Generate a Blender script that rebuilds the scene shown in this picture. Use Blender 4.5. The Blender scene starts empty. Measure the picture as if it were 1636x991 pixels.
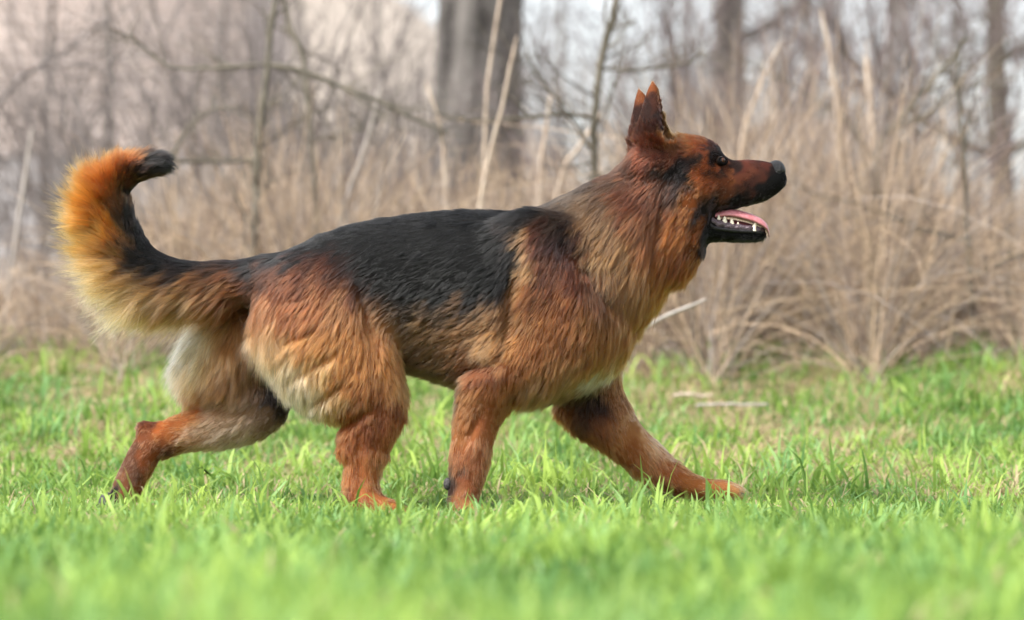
import bpy, math, random
import numpy as np
from mathutils import Vector

# ------------------------------------------------------------------ camera, sky, sun, exposure
scene = bpy.context.scene
COL = scene.collection
S = 1.0 / 790.0          # metres per photo pixel in the dog's plane
D0 = 6.5                 # camera to dog
CAM_Z = 0.34
HOR = 820 - CAM_Z / S   # photo row of the horizon
cam_d = bpy.data.cameras.new("camera")
cam = bpy.data.objects.new("camera", cam_d)
COL.objects.link(cam)
scene.camera = cam
cam.location = (0, -D0, CAM_Z)
cam.rotation_euler = (math.radians(90), 0, 0)
cam_d.sensor_width = 36.0
cam_d.lens = 36.0 * D0 / (1636 * S)
cam_d.shift_y = -(495.5 - HOR) / 1636
cam_d.clip_end = 3000
cam_d.dof.use_dof = True
cam_d.dof.focus_distance = 6.42
cam_d.dof.aperture_fstop = 2.8

world = bpy.data.worlds.new("World")
scene.world = world
world.use_nodes = True
wn = world.node_tree
wn.nodes.clear()
SUN_EL, SUN_AZ = 52, -128            # degrees; azimuth measured from +Y towards +X
sky = wn.nodes.new("ShaderNodeTexSky")
sky.sky_type = 'NISHITA'
sky.sun_disc = False
sky.sun_elevation = math.radians(SUN_EL)
sky.sun_rotation = math.radians(SUN_AZ)
sky.air_density = 1.0
sky.dust_density = 3.0
hs = wn.nodes.new("ShaderNodeHueSaturation")
hs.inputs['Saturation'].default_value = 0.30
bg = wn.nodes.new("ShaderNodeBackground")
bg.inputs[1].default_value = 0.15
wo = wn.nodes.new("ShaderNodeOutputWorld")
wn.links.new(sky.outputs[0], hs.inputs['Color'])
wn.links.new(hs.outputs[0], bg.inputs[0])
wn.links.new(bg.outputs[0], wo.inputs[0])

sun_d = bpy.data.lights.new("sun", 'SUN')
sun_d.energy = 2.6
sun_d.angle = math.radians(10)
sun_d.color = (1.0, 0.96, 0.9)
sun = bpy.data.objects.new("sun", sun_d)
COL.objects.link(sun)
_az, _el = math.radians(SUN_AZ), math.radians(SUN_EL)
_sd = Vector((math.sin(_az) * math.cos(_el), math.cos(_az) * math.cos(_el), math.sin(_el)))
sun.rotation_euler = _sd.to_track_quat('Z', 'Y').to_euler()
sun.location = _sd * 30

vs = scene.view_settings
vs.view_transform = 'Standard'
vs.look = 'None'
vs.exposure = 1.27
vs.gamma = 1.0
vs.use_curve_mapping = False
scene.render.hair_type = 'STRIP'
scene.cycles.max_bounces = 8
scene.cycles.transparent_max_bounces = 8
scene.render.film_transparent = False

rng = np.random.default_rng(7)


# ------------------------------------------------------------------ helpers
def lin(hexs):
    h = hexs.lstrip('#')
    c = np.array([int(h[i:i + 2], 16) / 255 for i in (0, 2, 4)])
    return np.where(c <= 0.04045, c / 12.92, ((c + 0.055) / 1.055) ** 2.4)


def P(px, py, d):
    """photo pixel at a distance d from the camera -> world point"""
    k = d / D0
    return np.array([(px - 818) * S * k, d - D0, CAM_Z + (HOR - py) * S * k])


def mesh_np(name, V, quads=None, tris=None, smooth=True):
    me = bpy.data.meshes.new(name)
    V = np.asarray(V, dtype=np.float32)
    q = np.zeros((0, 4), np.int32) if quads is None else np.asarray(quads, np.int32)
    t = np.zeros((0, 3), np.int32) if tris is None else np.asarray(tris, np.int32)
    me.vertices.add(len(V))
    me.vertices.foreach_set('co', V.ravel())
    loops = np.concatenate([q.ravel(), t.ravel()]).astype(np.int32)
    me.loops.add(len(loops))
    me.loops.foreach_set('vertex_index', loops)
    n = len(q) + len(t)
    me.polygons.add(n)
    starts = np.concatenate([np.arange(len(q)) * 4, len(q) * 4 + np.arange(len(t)) * 3]).astype(np.int32)
    me.polygons.foreach_set('loop_start', starts)
    me.update(calc_edges=True)
    if smooth:
        me.polygons.foreach_set('use_smooth', np.ones(n, bool))
    me.validate()
    return me


def add_color(me, name, C, domain='POINT'):
    a = me.attributes.new(name, 'FLOAT_COLOR', domain)
    C4 = np.ones((len(C), 4), np.float32)
    C4[:, :3] = C
    a.data.foreach_set('color', C4.ravel())


def link(name, me, mat=None, parent=None, label=None, cat=None, group=None, kind=None):
    o = bpy.data.objects.new(name, me)
    COL.objects.link(o)
    if mat is not None:
        me.materials.append(mat)
    if parent is not None:
        o.parent = parent
    if label:
        o['label'] = label
    if cat:
        o['category'] = cat
    if group:
        o['group'] = group
    if kind:
        o['kind'] = kind
    return o


def empty(name, loc, label, cat, group=None):
    o = link(name, None, None, None, label, cat, group)
    o.location = loc
    return o


def put(name, me, mat, root, **kw):
    """part given in world coordinates, hung under a root empty"""
    o = link(name, me, mat, root, **kw)
    o.matrix_parent_inverse.identity()
    o.location = -Vector(root.location)
    return o


def material(name, base=None, attr=None, rough=0.8, noise=None, bump=None, translucent=0.0, spec=0.3, coat=0.0):
    m = bpy.data.materials.new(name)
    m.use_nodes = True
    nt = m.node_tree
    bs = nt.nodes['Principled BSDF']
    bs.inputs['Roughness'].default_value = rough
    bs.inputs['Specular IOR Level'].default_value = spec
    bs.inputs['Coat Weight'].default_value = coat
    col = None
    if attr:
        a = nt.nodes.new('ShaderNodeAttribute')
        a.attribute_name = attr
        col = a.outputs['Color']
    if base is not None and not attr:
        bs.inputs['Base Color'].default_value = (*base, 1)
    if noise:       # list of (scale, detail, colour_a, colour_b, stretch)
        sc, det, ca, cb, st = noise
        tc = nt.nodes.new('ShaderNodeTexCoord')
        mp = nt.nodes.new('ShaderNodeMapping')
        mp.inputs['Scale'].default_value = st
        nz = nt.nodes.new('ShaderNodeTexNoise')
        nz.inputs['Scale'].default_value = sc
        nz.inputs['Detail'].default_value = det
        rp = nt.nodes.new('ShaderNodeValToRGB')
        rp.color_ramp.elements[0].position = 0.32
        rp.color_ramp.elements[1].position = 0.68
        rp.color_ramp.elements[0].color = (*ca, 1)
        rp.color_ramp.elements[1].color = (*cb, 1)
        nt.links.new(tc.outputs['Object'], mp.inputs[0])
        nt.links.new(mp.outputs[0], nz.inputs['Vector'])
        nt.links.new(nz.outputs['Fac'], rp.inputs[0])
        if col is not None:
            mx = nt.nodes.new('ShaderNodeMix')
            mx.data_type = 'RGBA'
            mx.blend_type = 'MULTIPLY'
            mx.inputs['Factor'].default_value = 1
            nt.links.new(col, mx.inputs[6])
            nt.links.new(rp.outputs[0], mx.inputs[7])
            col = mx.outputs[2]
        else:
            col = rp.outputs[0]
        if bump:
            bp = nt.nodes.new('ShaderNodeBump')
            bp.inputs['Strength'].default_value = bump
            bp.inputs['Distance'].default_value = 0.01
            nt.links.new(nz.outputs['Fac'], bp.inputs['Height'])
            nt.links.new(bp.outputs[0], bs.inputs['Normal'])
    if col is not None:
        nt.links.new(col, bs.inputs['Base Color'])
    if translucent:
        tr = nt.nodes.new('ShaderNodeBsdfTranslucent')
        ms = nt.nodes.new('ShaderNodeMixShader')
        ms.inputs[0].default_value = translucent
        if col is not None:
            nt.links.new(col, tr.inputs[0])
        else:
            tr.inputs[0].default_value = (*base, 1)
        nt.links.new(bs.outputs[0], ms.inputs[1])
        nt.links.new(tr.outputs[0], ms.inputs[2])
        nt.links.new(ms.outputs[0], nt.nodes['Material Output'].inputs[0])
    return m


def smooth01(x):
    x = np.clip(x, 0, 1)
    return x * x * (3 - 2 * x)


class Noise:
    """cheap smooth noise: a sum of random plane waves"""
    def __init__(self, seed, scale, n=14):
        r = np.random.default_rng(seed)
        k = r.normal(size=(n, 3))
        k /= np.linalg.norm(k, axis=1)[:, None]
        self.k = k * (2 * np.pi / scale) * r.uniform(0.6, 1.7, n)[:, None]
        self.p = r.uniform(0, 2 * np.pi, n)
        self.n = n

    def __call__(self, X):
        out = np.zeros(len(X))
        for k, p in zip(self.k, self.p):
            out += np.sin(X @ k + p)
        return out / math.sqrt(self.n / 2)


def tubes(polys, sides=5):
    """list of (points Nx3, radii N) -> verts, quads"""
    Vs, Qs, off = [], [], 0
    ang = np.linspace(0, 2 * np.pi, sides, endpoint=False)
    ca, sa = np.cos(ang), np.sin(ang)
    for pts, rad in polys:
        pts = np.asarray(pts, float)
        n = len(pts)
        T = np.gradient(pts, axis=0)
        T /= np.linalg.norm(T, axis=1)[:, None] + 1e-9
        ref = np.array([0, 1.0, 0.13]) if abs(T[:, 1]).max() < 0.9 else np.array([1.0, 0.1, 0])
        A = np.cross(T, ref)
        A /= np.linalg.norm(A, axis=1)[:, None] + 1e-9
        B = np.cross(T, A)
        ring = pts[:, None] + np.asarray(rad)[:, None, None] * (A[:, None] * ca[None, :, None] + B[:, None] * sa[None, :, None])
        Vs.append(ring.reshape(-1, 3))
        i = np.arange(n - 1)[:, None] * sides
        j = np.arange(sides)[None]
        j2 = (j + 1) % sides
        Qs.append((np.stack([i + j, i + j2, i + sides + j2, i + sides + j], -1).reshape(-1, 4)) + off)
        off += n * sides
    return np.concatenate(Vs), np.concatenate(Qs)


def spline(pts, n):
    """Catmull-Rom resample of an NxK control polygon"""
    p = np.asarray(pts, float)
    if len(p) == 2:
        t = np.linspace(0, 1, n)[:, None]
        return p[0] * (1 - t) + p[1] * t
    q = np.vstack([2 * p[0] - p[1], p, 2 * p[-1] - p[-2]])
    t = np.linspace(0, len(p) - 1 - 1e-6, n)
    i = t.astype(int)
    f = (t - i)[:, None]
    a, b, c, d = q[i], q[i + 1], q[i + 2], q[i + 3]
    return 0.5 * ((2 * b) + (c - a) * f + (2 * a - 5 * b + 4 * c - d) * f ** 2 + (3 * b - a - 3 * c + d) * f ** 3)


# ------------------------------------------------------------------ the ground
def gz(x, y):
    x = np.asarray(x, float)
    y = np.asarray(y, float)
    z = 0.30 * smooth01((y - 0.35) / 4.2) + 0.12 * smooth01((y - 4) / 5)
    z = z - 0.6 * smooth01((y - 12) / 20)
    z = z + 12.4 * smooth01((y - 40) / 55) * smooth01((9 - x) / 15)
    z = z + 0.012 * np.sin(x * 2.3 + 1) * np.sin(y * 1.7) * smooth01((np.abs(y) - 0.3) / 1.0)
    return z


gx = np.concatenate([-np.geomspace(900, 6, 22), np.linspace(-5.5, 5.5, 56), np.geomspace(6, 900, 22)])
gy = np.concatenate([-np.geomspace(300, 9, 10), np.linspace(-8, 14, 90), np.geomspace(15, 1200, 46)])
GX, GY = np.meshgrid(gx, gy, indexing='ij')
GZ = gz(GX, GY)
idx = np.arange(GX.size).reshape(GX.shape)
quads = np.stack([idx[:-1, :-1], idx[1:, :-1], idx[1:, 1:], idx[:-1, 1:]], -1).reshape(-1, 4)
gme = mesh_np("ground", np.stack([GX, GY, GZ], -1).reshape(-1, 3), quads)
yy = GY.ravel()
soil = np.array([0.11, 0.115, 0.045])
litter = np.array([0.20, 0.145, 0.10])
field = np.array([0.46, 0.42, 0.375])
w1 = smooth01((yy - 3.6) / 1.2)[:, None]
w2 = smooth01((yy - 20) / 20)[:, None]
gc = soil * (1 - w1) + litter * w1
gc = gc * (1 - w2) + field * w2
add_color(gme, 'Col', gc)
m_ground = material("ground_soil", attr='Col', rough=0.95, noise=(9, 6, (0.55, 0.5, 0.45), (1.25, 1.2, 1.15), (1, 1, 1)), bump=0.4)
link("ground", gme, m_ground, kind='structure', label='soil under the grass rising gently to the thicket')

# ------------------------------------------------------------------ grass
def blades(x, y, h, w, lean, head, curl, colr, seg=3):
    """flat tapering blades; returns verts, quads, tris, colours"""
    n = len(x)
    z = gz(x, y) - 0.004
    dirx, diry = np.cos(head), np.sin(head)
    face = head + np.pi / 2 + rng.normal(0, 0.7, n)
    wx, wy = np.cos(face), np.sin(face)
    levels = seg + 1
    V = np.zeros((n, 2 * seg + 1, 3), np.float32)
    for l in range(levels):
        t = l / seg
        a = lean * t + curl * t * t
        hor = h * t * np.sin(np.clip(a, -1.5, 2.2)) * 0.9
        ver = h * t * np.cos(np.clip(a, -1.5, 2.0)) + 0.0
        px = x + dirx * hor
        py = y + diry * hor
        pz = z + np.maximum(ver, 0.004)
        if l < seg:
            ww = w * (0.75, 1.0, 0.75, 0.5)[l] * 0.5
            V[:, 2 * l] = np.stack([px - wx * ww, py - wy * ww, pz], -1)
            V[:, 2 * l + 1] = np.stack([px + wx * ww, py + wy * ww, pz], -1)
        else:
            V[:, 2 * l] = np.stack([px, py, pz], -1)
    base = (np.arange(n) * (2 * seg + 1))[:, None]
    Q = np.concatenate([base + np.array([[2 * l, 2 * l + 1, 2 * l + 3, 2 * l + 2]]) for l in range(seg - 1)], 0)
    T = base + np.array([[2 * seg - 2, 2 * seg - 1, 2 * seg]])
    C = np.repeat(colr, 2 * seg + 1, axis=0)
    return V.reshape(-1, 3), Q, T, C


def scatter(n_tufts, per, y0, y1, halfw, spread):
    """tuft centres in the wedge the lens sees (plus a margin), blades around them"""
    cy = rng.uniform(y0, y1, n_tufts)
    hw = halfw + 0.17 * (cy + D0)
    cx = rng.uniform(-1, 1, n_tufts) * hw
    k = rng.poisson(per, n_tufts).clip(1)
    i = np.repeat(np.arange(n_tufts), k)
    x = cx[i] + rng.normal(0, spread, len(i))
    y = cy[i] + rng.normal(0, spread, len(i))
    return x, y, i, n_tufts


patch = Noise(3, 0.9)
patch2 = Noise(4, 0.28)
gv, gq, gt, gcn, goff = [], [], [], [], 0


def grass_batch(n_tufts, per, y0, y1, halfw, spread, hmean, wmean, dry):
    global goff
    x, y, ti, nt = scatter(n_tufts, per, y0, y1, halfw, spread)
    n = len(x)
    XY = np.stack([x, y, np.zeros(n)], -1)
    pn = patch(XY)
    pn2 = patch2(XY)
    th = rng.normal(1, 0.22, nt)[ti]
    h = hmean * th * rng.uniform(0.45, 1.25, n) * (1 + 0.16 * pn)
    h = h.clip(0.012, 0.15)
    w = wmean * rng.uniform(0.55, 1.35, n)
    lean = np.abs(rng.normal(0.28, 0.28, n))
    curl = np.abs(rng.normal(0.45, 0.5, n))
    head = rng.uniform(0, 2 * np.pi, n)
    tone = (rng.normal(0, 0.30, nt)[ti] + rng.normal(0, 0.22, n) + 0.30 * pn2 + 0.22 * pn)
    g0 = np.array([0.115, 0.235, 0.045])
    g1 = np.array([0.44, 0.60, 0.13])
    g2 = np.array([0.24, 0.46, 0.19])
    t = (0.45 + 0.5 * tone).clip(0, 1)[:, None]
    c = g0 * (1 - t) + g1 * t
    blu = (rng.random(nt)[ti] < 0.25)[:, None]
    c = np.where(blu, 0.5 * c + 0.5 * g2, c)
    # straw among the green
    dryp = dry(x, y) * (0.85 + 0.4 * pn2 + 0.35 * pn)
    bare = np.exp(-((x - 0.60) / 0.42) ** 2 - ((y - 2.1) / 1.0) ** 2) + 0.7 * np.exp(-((x + 1.25) / 0.5) ** 2 - ((y - 3.0) / 1.0) ** 2)
    dryp = dryp + 0.55 * bare * (0.7 + 0.5 * pn2)
    h = h * (1 - 0.35 * bare)
    isdry = rng.random(n) < dryp.clip(0, 0.9)
    straw = np.array([0.56, 0.45, 0.27]) * rng.uniform(0.6, 1.1, (n, 1))
    c = np.where(isdry[:, None], straw, c)
    lean = np.where(isdry, lean + rng.uniform(0.0, 0.8, n), lean)
    V, Q, T, C = blades(x, y, h, w, lean, head, curl, c)
    gv.append(V); gq.append(Q + goff); gt.append(T + goff); gcn.append(C)
    goff += len(V)


# in front of the dog
grass_batch(10500, 6, -4.9, -1.75, 0.45, 0.02, 0.088, 0.0080, lambda x, y: 0.06 + 0 * x)
grass_batch(6500, 6, -1.9, -0.35, 0.45, 0.024, 0.045, 0.0055, lambda x, y: 0.10 + 0 * x)
# around and behind the dog
grass_batch(3600, 6, -0.45, 0.5, 0.45, 0.024, 0.036, 0.0052, lambda x, y: 0.16 + 0 * x)
grass_batch(7800, 6, 0.4, 2.3, 0.5, 0.026, 0.058, 0.0052, lambda x, y: 0.40 + 0.2 * (y > 1.1))
grass_batch(7200, 6, 2.1, 4.6, 0.5, 0.03, 0.062, 0.0058, lambda x, y: 0.66 - 0.14 * (x > 1.1))
grass_batch(4500, 6, 4.2, 6.6, 0.5, 0.035, 0.105, 0.007, lambda x, y: 0.66 + 0 * x)
# taller coarse clumps and broad leaves that stand out of the sward
grass_batch(420, 14, 0.45, 2.2, 0.5, 0.03, 0.110, 0.0085, lambda x, y: 0 * x)
grass_batch(260, 16, 2.2, 4.6, 0.5, 0.035, 0.130, 0.0095, lambda x, y: 0 * x)
grass_batch(420, 10, -4.6, -1.9, 0.4, 0.03, 0.112, 0.0085, lambda x, y: 0 * x)
grass_batch(500, 6, -4.4, 2.5, 0.4, 0.02, 0.05, 0.013, lambda x, y: 0 * x)
grass_batch(1500, 5, 0.7, 5.0, 0.5, 0.05, 0.075, 0.0045, lambda x, y: 2 + 0 * x)
grass_batch(160, 5, -4.2, 0.6, 0.4, 0.04, 0.08, 0.0045, lambda x, y: 2 + 0 * x)
grass_batch(230, 8, -1.9, -0.5, 0.4, 0.022, 0.085, 0.0078, lambda x, y: 0 * x)
grass_batch(150, 7, -1.2, 0.3, 0.4, 0.02, 0.08, 0.007, lambda x, y: 0 * x)
gme = mesh_np("grass", np.concatenate(gv), np.concatenate(gq), np.concatenate(gt))
add_color(gme, 'Col', np.concatenate(gcn))
m_grass = material("grass_blade", attr='Col', rough=0.5, translucent=0.5, spec=0.4)
link("grass", gme, m_grass, label='bright green spring grass covering the whole foreground', cat='grass', kind='stuff')

# ------------------------------------------------------------------ bark and stem materials
m_bark = material("grey_bark", rough=0.95, noise=(9, 8, (0.022, 0.02, 0.018), (0.26, 0.24, 0.22), (1, 1, 0.22)), bump=0.8)
m_bark_dark = material("dark_bark", rough=0.95, noise=(22, 6, (0.055, 0.048, 0.035), (0.15, 0.13, 0.10), (1, 1, 0.3)), bump=0.5)
m_twig_grey = material("grey_twig", rough=0.9, noise=(30, 3, (0.09, 0.078, 0.073), (0.21, 0.185, 0.175), (1, 1, 0.4)))
m_twig_mauve = material("mauve_twig", rough=0.9, noise=(30, 3, (0.09, 0.070, 0.068), (0.22, 0.178, 0.17), (1, 1, 0.4)))
m_moss = material("mossy_bark", rough=0.95, noise=(26, 5, (0.075, 0.068, 0.055), (0.17, 0.15, 0.115), (1, 1, 1)), bump=0.4)
m_pale = material("pale_dry_stem", rough=0.85, noise=(40, 4, (0.34, 0.26, 0.20), (0.54, 0.45, 0.36), (1, 1, 0.3)))
m_greystem = material("weathered_stem", rough=0.85, noise=(40, 4, (0.25, 0.22, 0.195), (0.42, 0.38, 0.345), (1, 1, 0.3)))
m_dry = material("dry_thicket", attr='Col', rough=0.85, translucent=0.18)


# ------------------------------------------------------------------ house behind, at the left
def box(x0, x1, y0, y1, z0, z1):
    V = np.array([[x, y, z] for x in (x0, x1) for y in (y0, y1) for z in (z0, z1)])
    Q = [[0, 1, 3, 2], [4, 6, 7, 5], [0, 4, 5, 1], [2, 3, 7, 6], [0, 2, 6, 4], [1, 5, 7, 3]]
    return V, np.array(Q)


hy = 29.0
hx0, hx1 = -9.5, P(395, 0, hy + D0)[0]
hz0, hz1 = gz(-6, hy) - 0.3, 5.2
house = empty("house", (0.5 * (hx0 + hx1), hy, gz(-6, hy)), 'pale pinkish timber clad house far behind the tail, top left', 'house')
m_house = material("wall_render", (0.62, 0.54, 0.50), rough=0.9)
m_plank = material("pale_cladding", rough=0.85, noise=(3, 4, (0.68, 0.58, 0.53), (0.80, 0.71, 0.66), (0.3, 1, 6)))
m_roof = material("roof_tile", rough=0.9, noise=(8, 4, (0.2, 0.1, 0.08), (0.32, 0.17, 0.12), (1, 1, 1)))
zc = P(0, 250, hy + D0)[2]
v, q = box(hx0, hx1, hy, hy + 7, hz0, hz1)
put("wall", mesh_np("wall", v, q, smooth=False), m_house, house)
v, q = box(hx0 - 0.05, hx1 + 0.05, hy - 0.05, hy - 0.004, hz0, zc)  # grey sheet added to stand in for the shaded area below the boards
put("grey_shade_sheet", mesh_np("grey_shade_sheet", v, q, smooth=False), material("shade_grey", rough=0.9, noise=(2.5, 5, (0.27, 0.26, 0.26), (0.40, 0.385, 0.38), (1, 1, 1))), house)
pv, pq = box(hx0, hx1, -0.03, 0.0, 0.0, 0.155)
pv[[0, 4], 1] -= 0.018          # weatherboard: bottom edge stands proud
pm = mesh_np("plank", pv, pq, smooth=False)
pm.materials.append(m_plank)
nz_ = int((hz1 - zc) / 0.16)
for i in range(nz_):
    o = bpy.data.objects.new("plank", pm)
    COL.objects.link(o)
    o.parent = house
    o.location = -Vector(house.location) + Vector((0, hy - 0.006, zc + 0.004 + i * 0.16))
rv = np.array([[hx0 - .4, hy - .5, hz1], [hx1 + .4, hy - .5, hz1], [hx1 + .4, hy + 3.5, hz1 + 2.6], [hx0 - .4, hy + 3.5, hz1 + 2.6],
               [hx0 - .4, hy + 7.5, hz1], [hx1 + .4, hy + 7.5, hz1]])
put("roof", mesh_np("roof", rv, [[0, 1, 2, 3], [3, 2, 5, 4], [0, 4, 5, 1]], [[0, 3, 4], [1, 5, 2]], smooth=False), m_roof, house)


# ------------------------------------------------------------------ bare trees and shrubs
def grow(r, start, direc, length, rad, depth, out_big, out_small, wig=0.12, up=0.05, kids=(4, 7), spread=0.75, split=2, taper=0.35, shrink=(0.35, 0.62)):
    n = max(4, int(5 + 3 * min(length, 3)))
    pts = [np.array(start, float)]
    d = np.array(direc, float)
    d /= np.linalg.norm(d)
    for i in range(n - 1):
        d = d + r.normal(0, wig, 3) + np.array([0, 0, up])
        d /= np.linalg.norm(d)
        pts.append(pts[-1] + d * length / (n - 1))
    pts = np.array(pts)
    rr = rad * np.linspace(1, taper, n)
    (out_big if depth >= split else out_small).append((pts, rr))
    if depth <= 0:
        return
    for k in range(r.integers(kids[0], kids[1] + 1)):
        t = r.uniform(0.28, 1.0)
        j = min(int(t * (n - 1)), n - 2)
        p = pts[j] + (pts[j + 1] - pts[j]) * (t * (n - 1) - j)
        dd = pts[j + 1] - pts[j]
        dd = dd / np.linalg.norm(dd) + r.normal(0, spread, 3)
        grow(r, p, dd, length * r.uniform(*shrink), rr[j] * r.uniform(0.4, 0.62), depth - 1, out_big, out_small, wig * 1.15, up, kids, spread, split, taper, shrink)


def bare_tree(seed, px, d, height, rad, mat, label, depth=4, lean=0.0, group='bare trees of the wood behind', kids=(4, 7), name='bare_tree', base=None, spread=0.6):
    r = np.random.default_rng(seed)
    x = P(px, 0, d)[0]
    y = d - D0
    z = float(gz(x, y)) - 0.05
    root = empty(name, (x, y, z), label, 'tree', group)
    big, small = [], []
    n = 14
    t = np.linspace(0, 1, n)
    trunk = np.stack([x + lean * t * height + 0.05 * height * np.cumsum(r.normal(0, 0.12, n)) * t, y + 0 * t, z + t * height], -1)
    rr = rad * (1 - 0.72 * t) * (1 + 0.55 * np.exp(-t * height / 0.35))
    big.append((trunk, rr))
    for k in range(int(7 + height)):
        tt = r.uniform(0.1, 0.98)
        j = min(int(tt * (n - 1)), n - 2)
        a = r.uniform(0, 2 * np.pi)
        grow(r, trunk[j], (math.cos(a), math.sin(a), r.uniform(-0.1, 0.9)), height * r.uniform(0.16, 0.34), rr[j] * r.uniform(0.25, 0.45), depth - 2, big, small, kids=kids, spread=spread)
    V, Q = tubes(big, 8)
    put("trunk", mesh_np("trunk", V, Q), mat, root)
    V, Q = tubes(small, 3)
    put("crown", mesh_np("crown", V, Q), m_twig_mauve if seed % 2 else m_twig_grey, root)
    return root


# the thick trunk behind the dog's back, with bark ridges
def big_trunk():
    d = 14.0
    r = np.random.default_rng(11)
    c = P(746, 330, d)
    y = d - D0
    z0 = float(gz(c[0], y)) - 0.1
    root = empty("oak_tree", (c[0], y, z0), 'thick grey barked tree trunk rising behind the dog\'s back', 'tree')
    nh, na = 130, 96
    H = 6.0
    t = np.linspace(0, 1, nh)
    ang = np.linspace(0, 2 * np.pi, na, endpoint=False)
    A, Z = np.meshgrid(ang, t * H)
    R0 = 0.172 + 0.075 * np.exp(-Z / 0.9) - 0.008 * Z
    warp = 0.35 * np.sin(Z * 3.1 + 2 * np.sin(A)) + 0.2 * np.sin(Z * 7.3 + 3 * A)
    ridge = np.abs(np.sin(A * 11 + 2.2 * warp + 0.6 * np.sin(Z * 2))) ** 0.6
    R = R0 + 0.011 * ridge + 0.008 * np.sin(A * 3 + Z) + 0.004 * np.sin(Z * 38 + 5 * np.sin(A * 6))
    cx = c[0] + 0.02 * Z + 0.02 * np.sin(Z)
    V = np.stack([cx + R * np.cos(A), y + R * np.sin(A), z0 + Z], -1).reshape(-1, 3)
    ii = np.arange(nh * na).reshape(nh, na)
    Q = np.stack([ii[:-1], np.roll(ii, -1, 1)[:-1], np.roll(ii, -1, 1)[1:], ii[1:]], -1).reshape(-1, 4)
    put("trunk", mesh_np("trunk", V, Q), m_bark, root)
    big, small = [], []
    for k in range(9):
        h = r.uniform(2.6, 5.9)
        a = r.uniform(0, 2 * np.pi)
        grow(r, (c[0] + 0.02 * h, y, z0 + h), (math.cos(a), math.sin(a), 0.6), r.uniform(1.2, 2.4), 0.06, 3, big, small)
    V, Q = tubes(big, 7)
    put("limb", mesh_np("limb", V, Q), m_bark, root)
    V, Q = tubes(small, 3)
    put("crown", mesh_np("crown", V, Q), m_twig_grey, root)


big_trunk()
bare_tree(21, 1160, 21, 8.5, 0.13, m_bark, 'straight grey tree trunk directly above the dog\'s muzzle at the top edge', depth=4, spread=0.5)
bare_tree(22, 1612, 15, 5.5, 0.055, m_bark_dark, 'dark thin tree at the right edge of the picture', depth=4, lean=-0.02)
WOOD = [(1290, 26, 7), (1385, 31, 8), (1480, 24, 7), (1545, 34, 8.5), (1230, 36, 9), (1420, 21, 6), (1590, 22, 6.5), (1335, 40, 9),
        (1060, 33, 7), (985, 38, 7), (900, 30, 5.5), (1120, 42, 9), (1660, 28, 8), (1700, 20, 6)]
WOOD_L = ['blurred bare tree of the wood above the tip of the dog\'s nose', 'far blurred tree just right of the tall pale stem in the thicket', 'blurred bare tree left of the slim brown sapling at the right',
          'faint far tree directly behind the slim brown sapling at the right', 'faint far tree right of the straight trunk above the muzzle', 'nearer blurred tree rising behind the forked mossy sapling',
          'blurred tree just left of the dark thin tree at the right edge', 'faintest far tree between the nose and the tall pale stem', 'far blurred tree just right of the dog\'s ears',
          'far blurred tree right of the dark curved sapling by the ears', 'far blurred tree between thick trunk and dark curved sapling', 'faintest far tree left of the straight trunk above the muzzle',
          'blurred tree cut by the right edge, behind the dark thin tree', 'nearer twiggy tree reaching in from beyond the right edge']
for i, (px, d, h) in enumerate(WOOD):
    bare_tree(40 + i, px, d, h, 0.022 + 0.005 * h, m_bark if i % 3 else m_bark_dark,
              WOOD_L[i], depth=4, kids=(4, 7), lean=rng.normal(0, 0.03))
THIN_L = ['thin blurred bare tree nearest the left edge, before the pale house', 'thin blurred bare tree right above the tail\'s bend', 'thin bare tree left of the lichen spotted sapling', 'thin bare tree right of the lichen spotted sapling', 'thin far tree on the pale field just left of the thick trunk']
for i, (px, d, h) in enumerate([(60, 22, 4.2), (170, 19, 3.6), (330, 24, 4.5), (500, 20, 3.5), (610, 26, 4.5)]):
    bare_tree(70 + i, px, d, h, 0.035, m_bark, THIN_L[i], depth=4, kids=(3, 4),
              group='thin bare trees left of the thick trunk', lean=rng.normal(0, 0.05))


def bare_shrub(seed, px, d, height, nstem, label, mat, group='bare grey shrubs', wig=0.14, kids=(5, 8)):
    r = np.random.default_rng(seed)
    x = P(px, 0, d)[0]
    y = d - D0
    z = float(gz(x, y)) - 0.03
    root = empty("bare_shrub", (x, y, z), label, 'shrub', group)
    big, small = [], []
    for k in range(nstem):
        a = r.uniform(0, 2 * np.pi)
        s = r.uniform(0.1, 0.75)
        grow(r, (x + 0.1 * math.cos(a), y + 0.1 * math.sin(a), z), (s * math.cos(a), s * math.sin(a), 1), height * r.uniform(0.6, 1.1), 0.010, 2, big, small, wig=wig, up=0.02, kids=kids, split=2, spread=0.55)
    V, Q = tubes(big, 5)
    put("stem", mesh_np("stem", V, Q), mat, root)
    V, Q = tubes(small, 3)
    put("twig", mesh_np("twig", V, Q), mat, root, kind='stuff')


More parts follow.
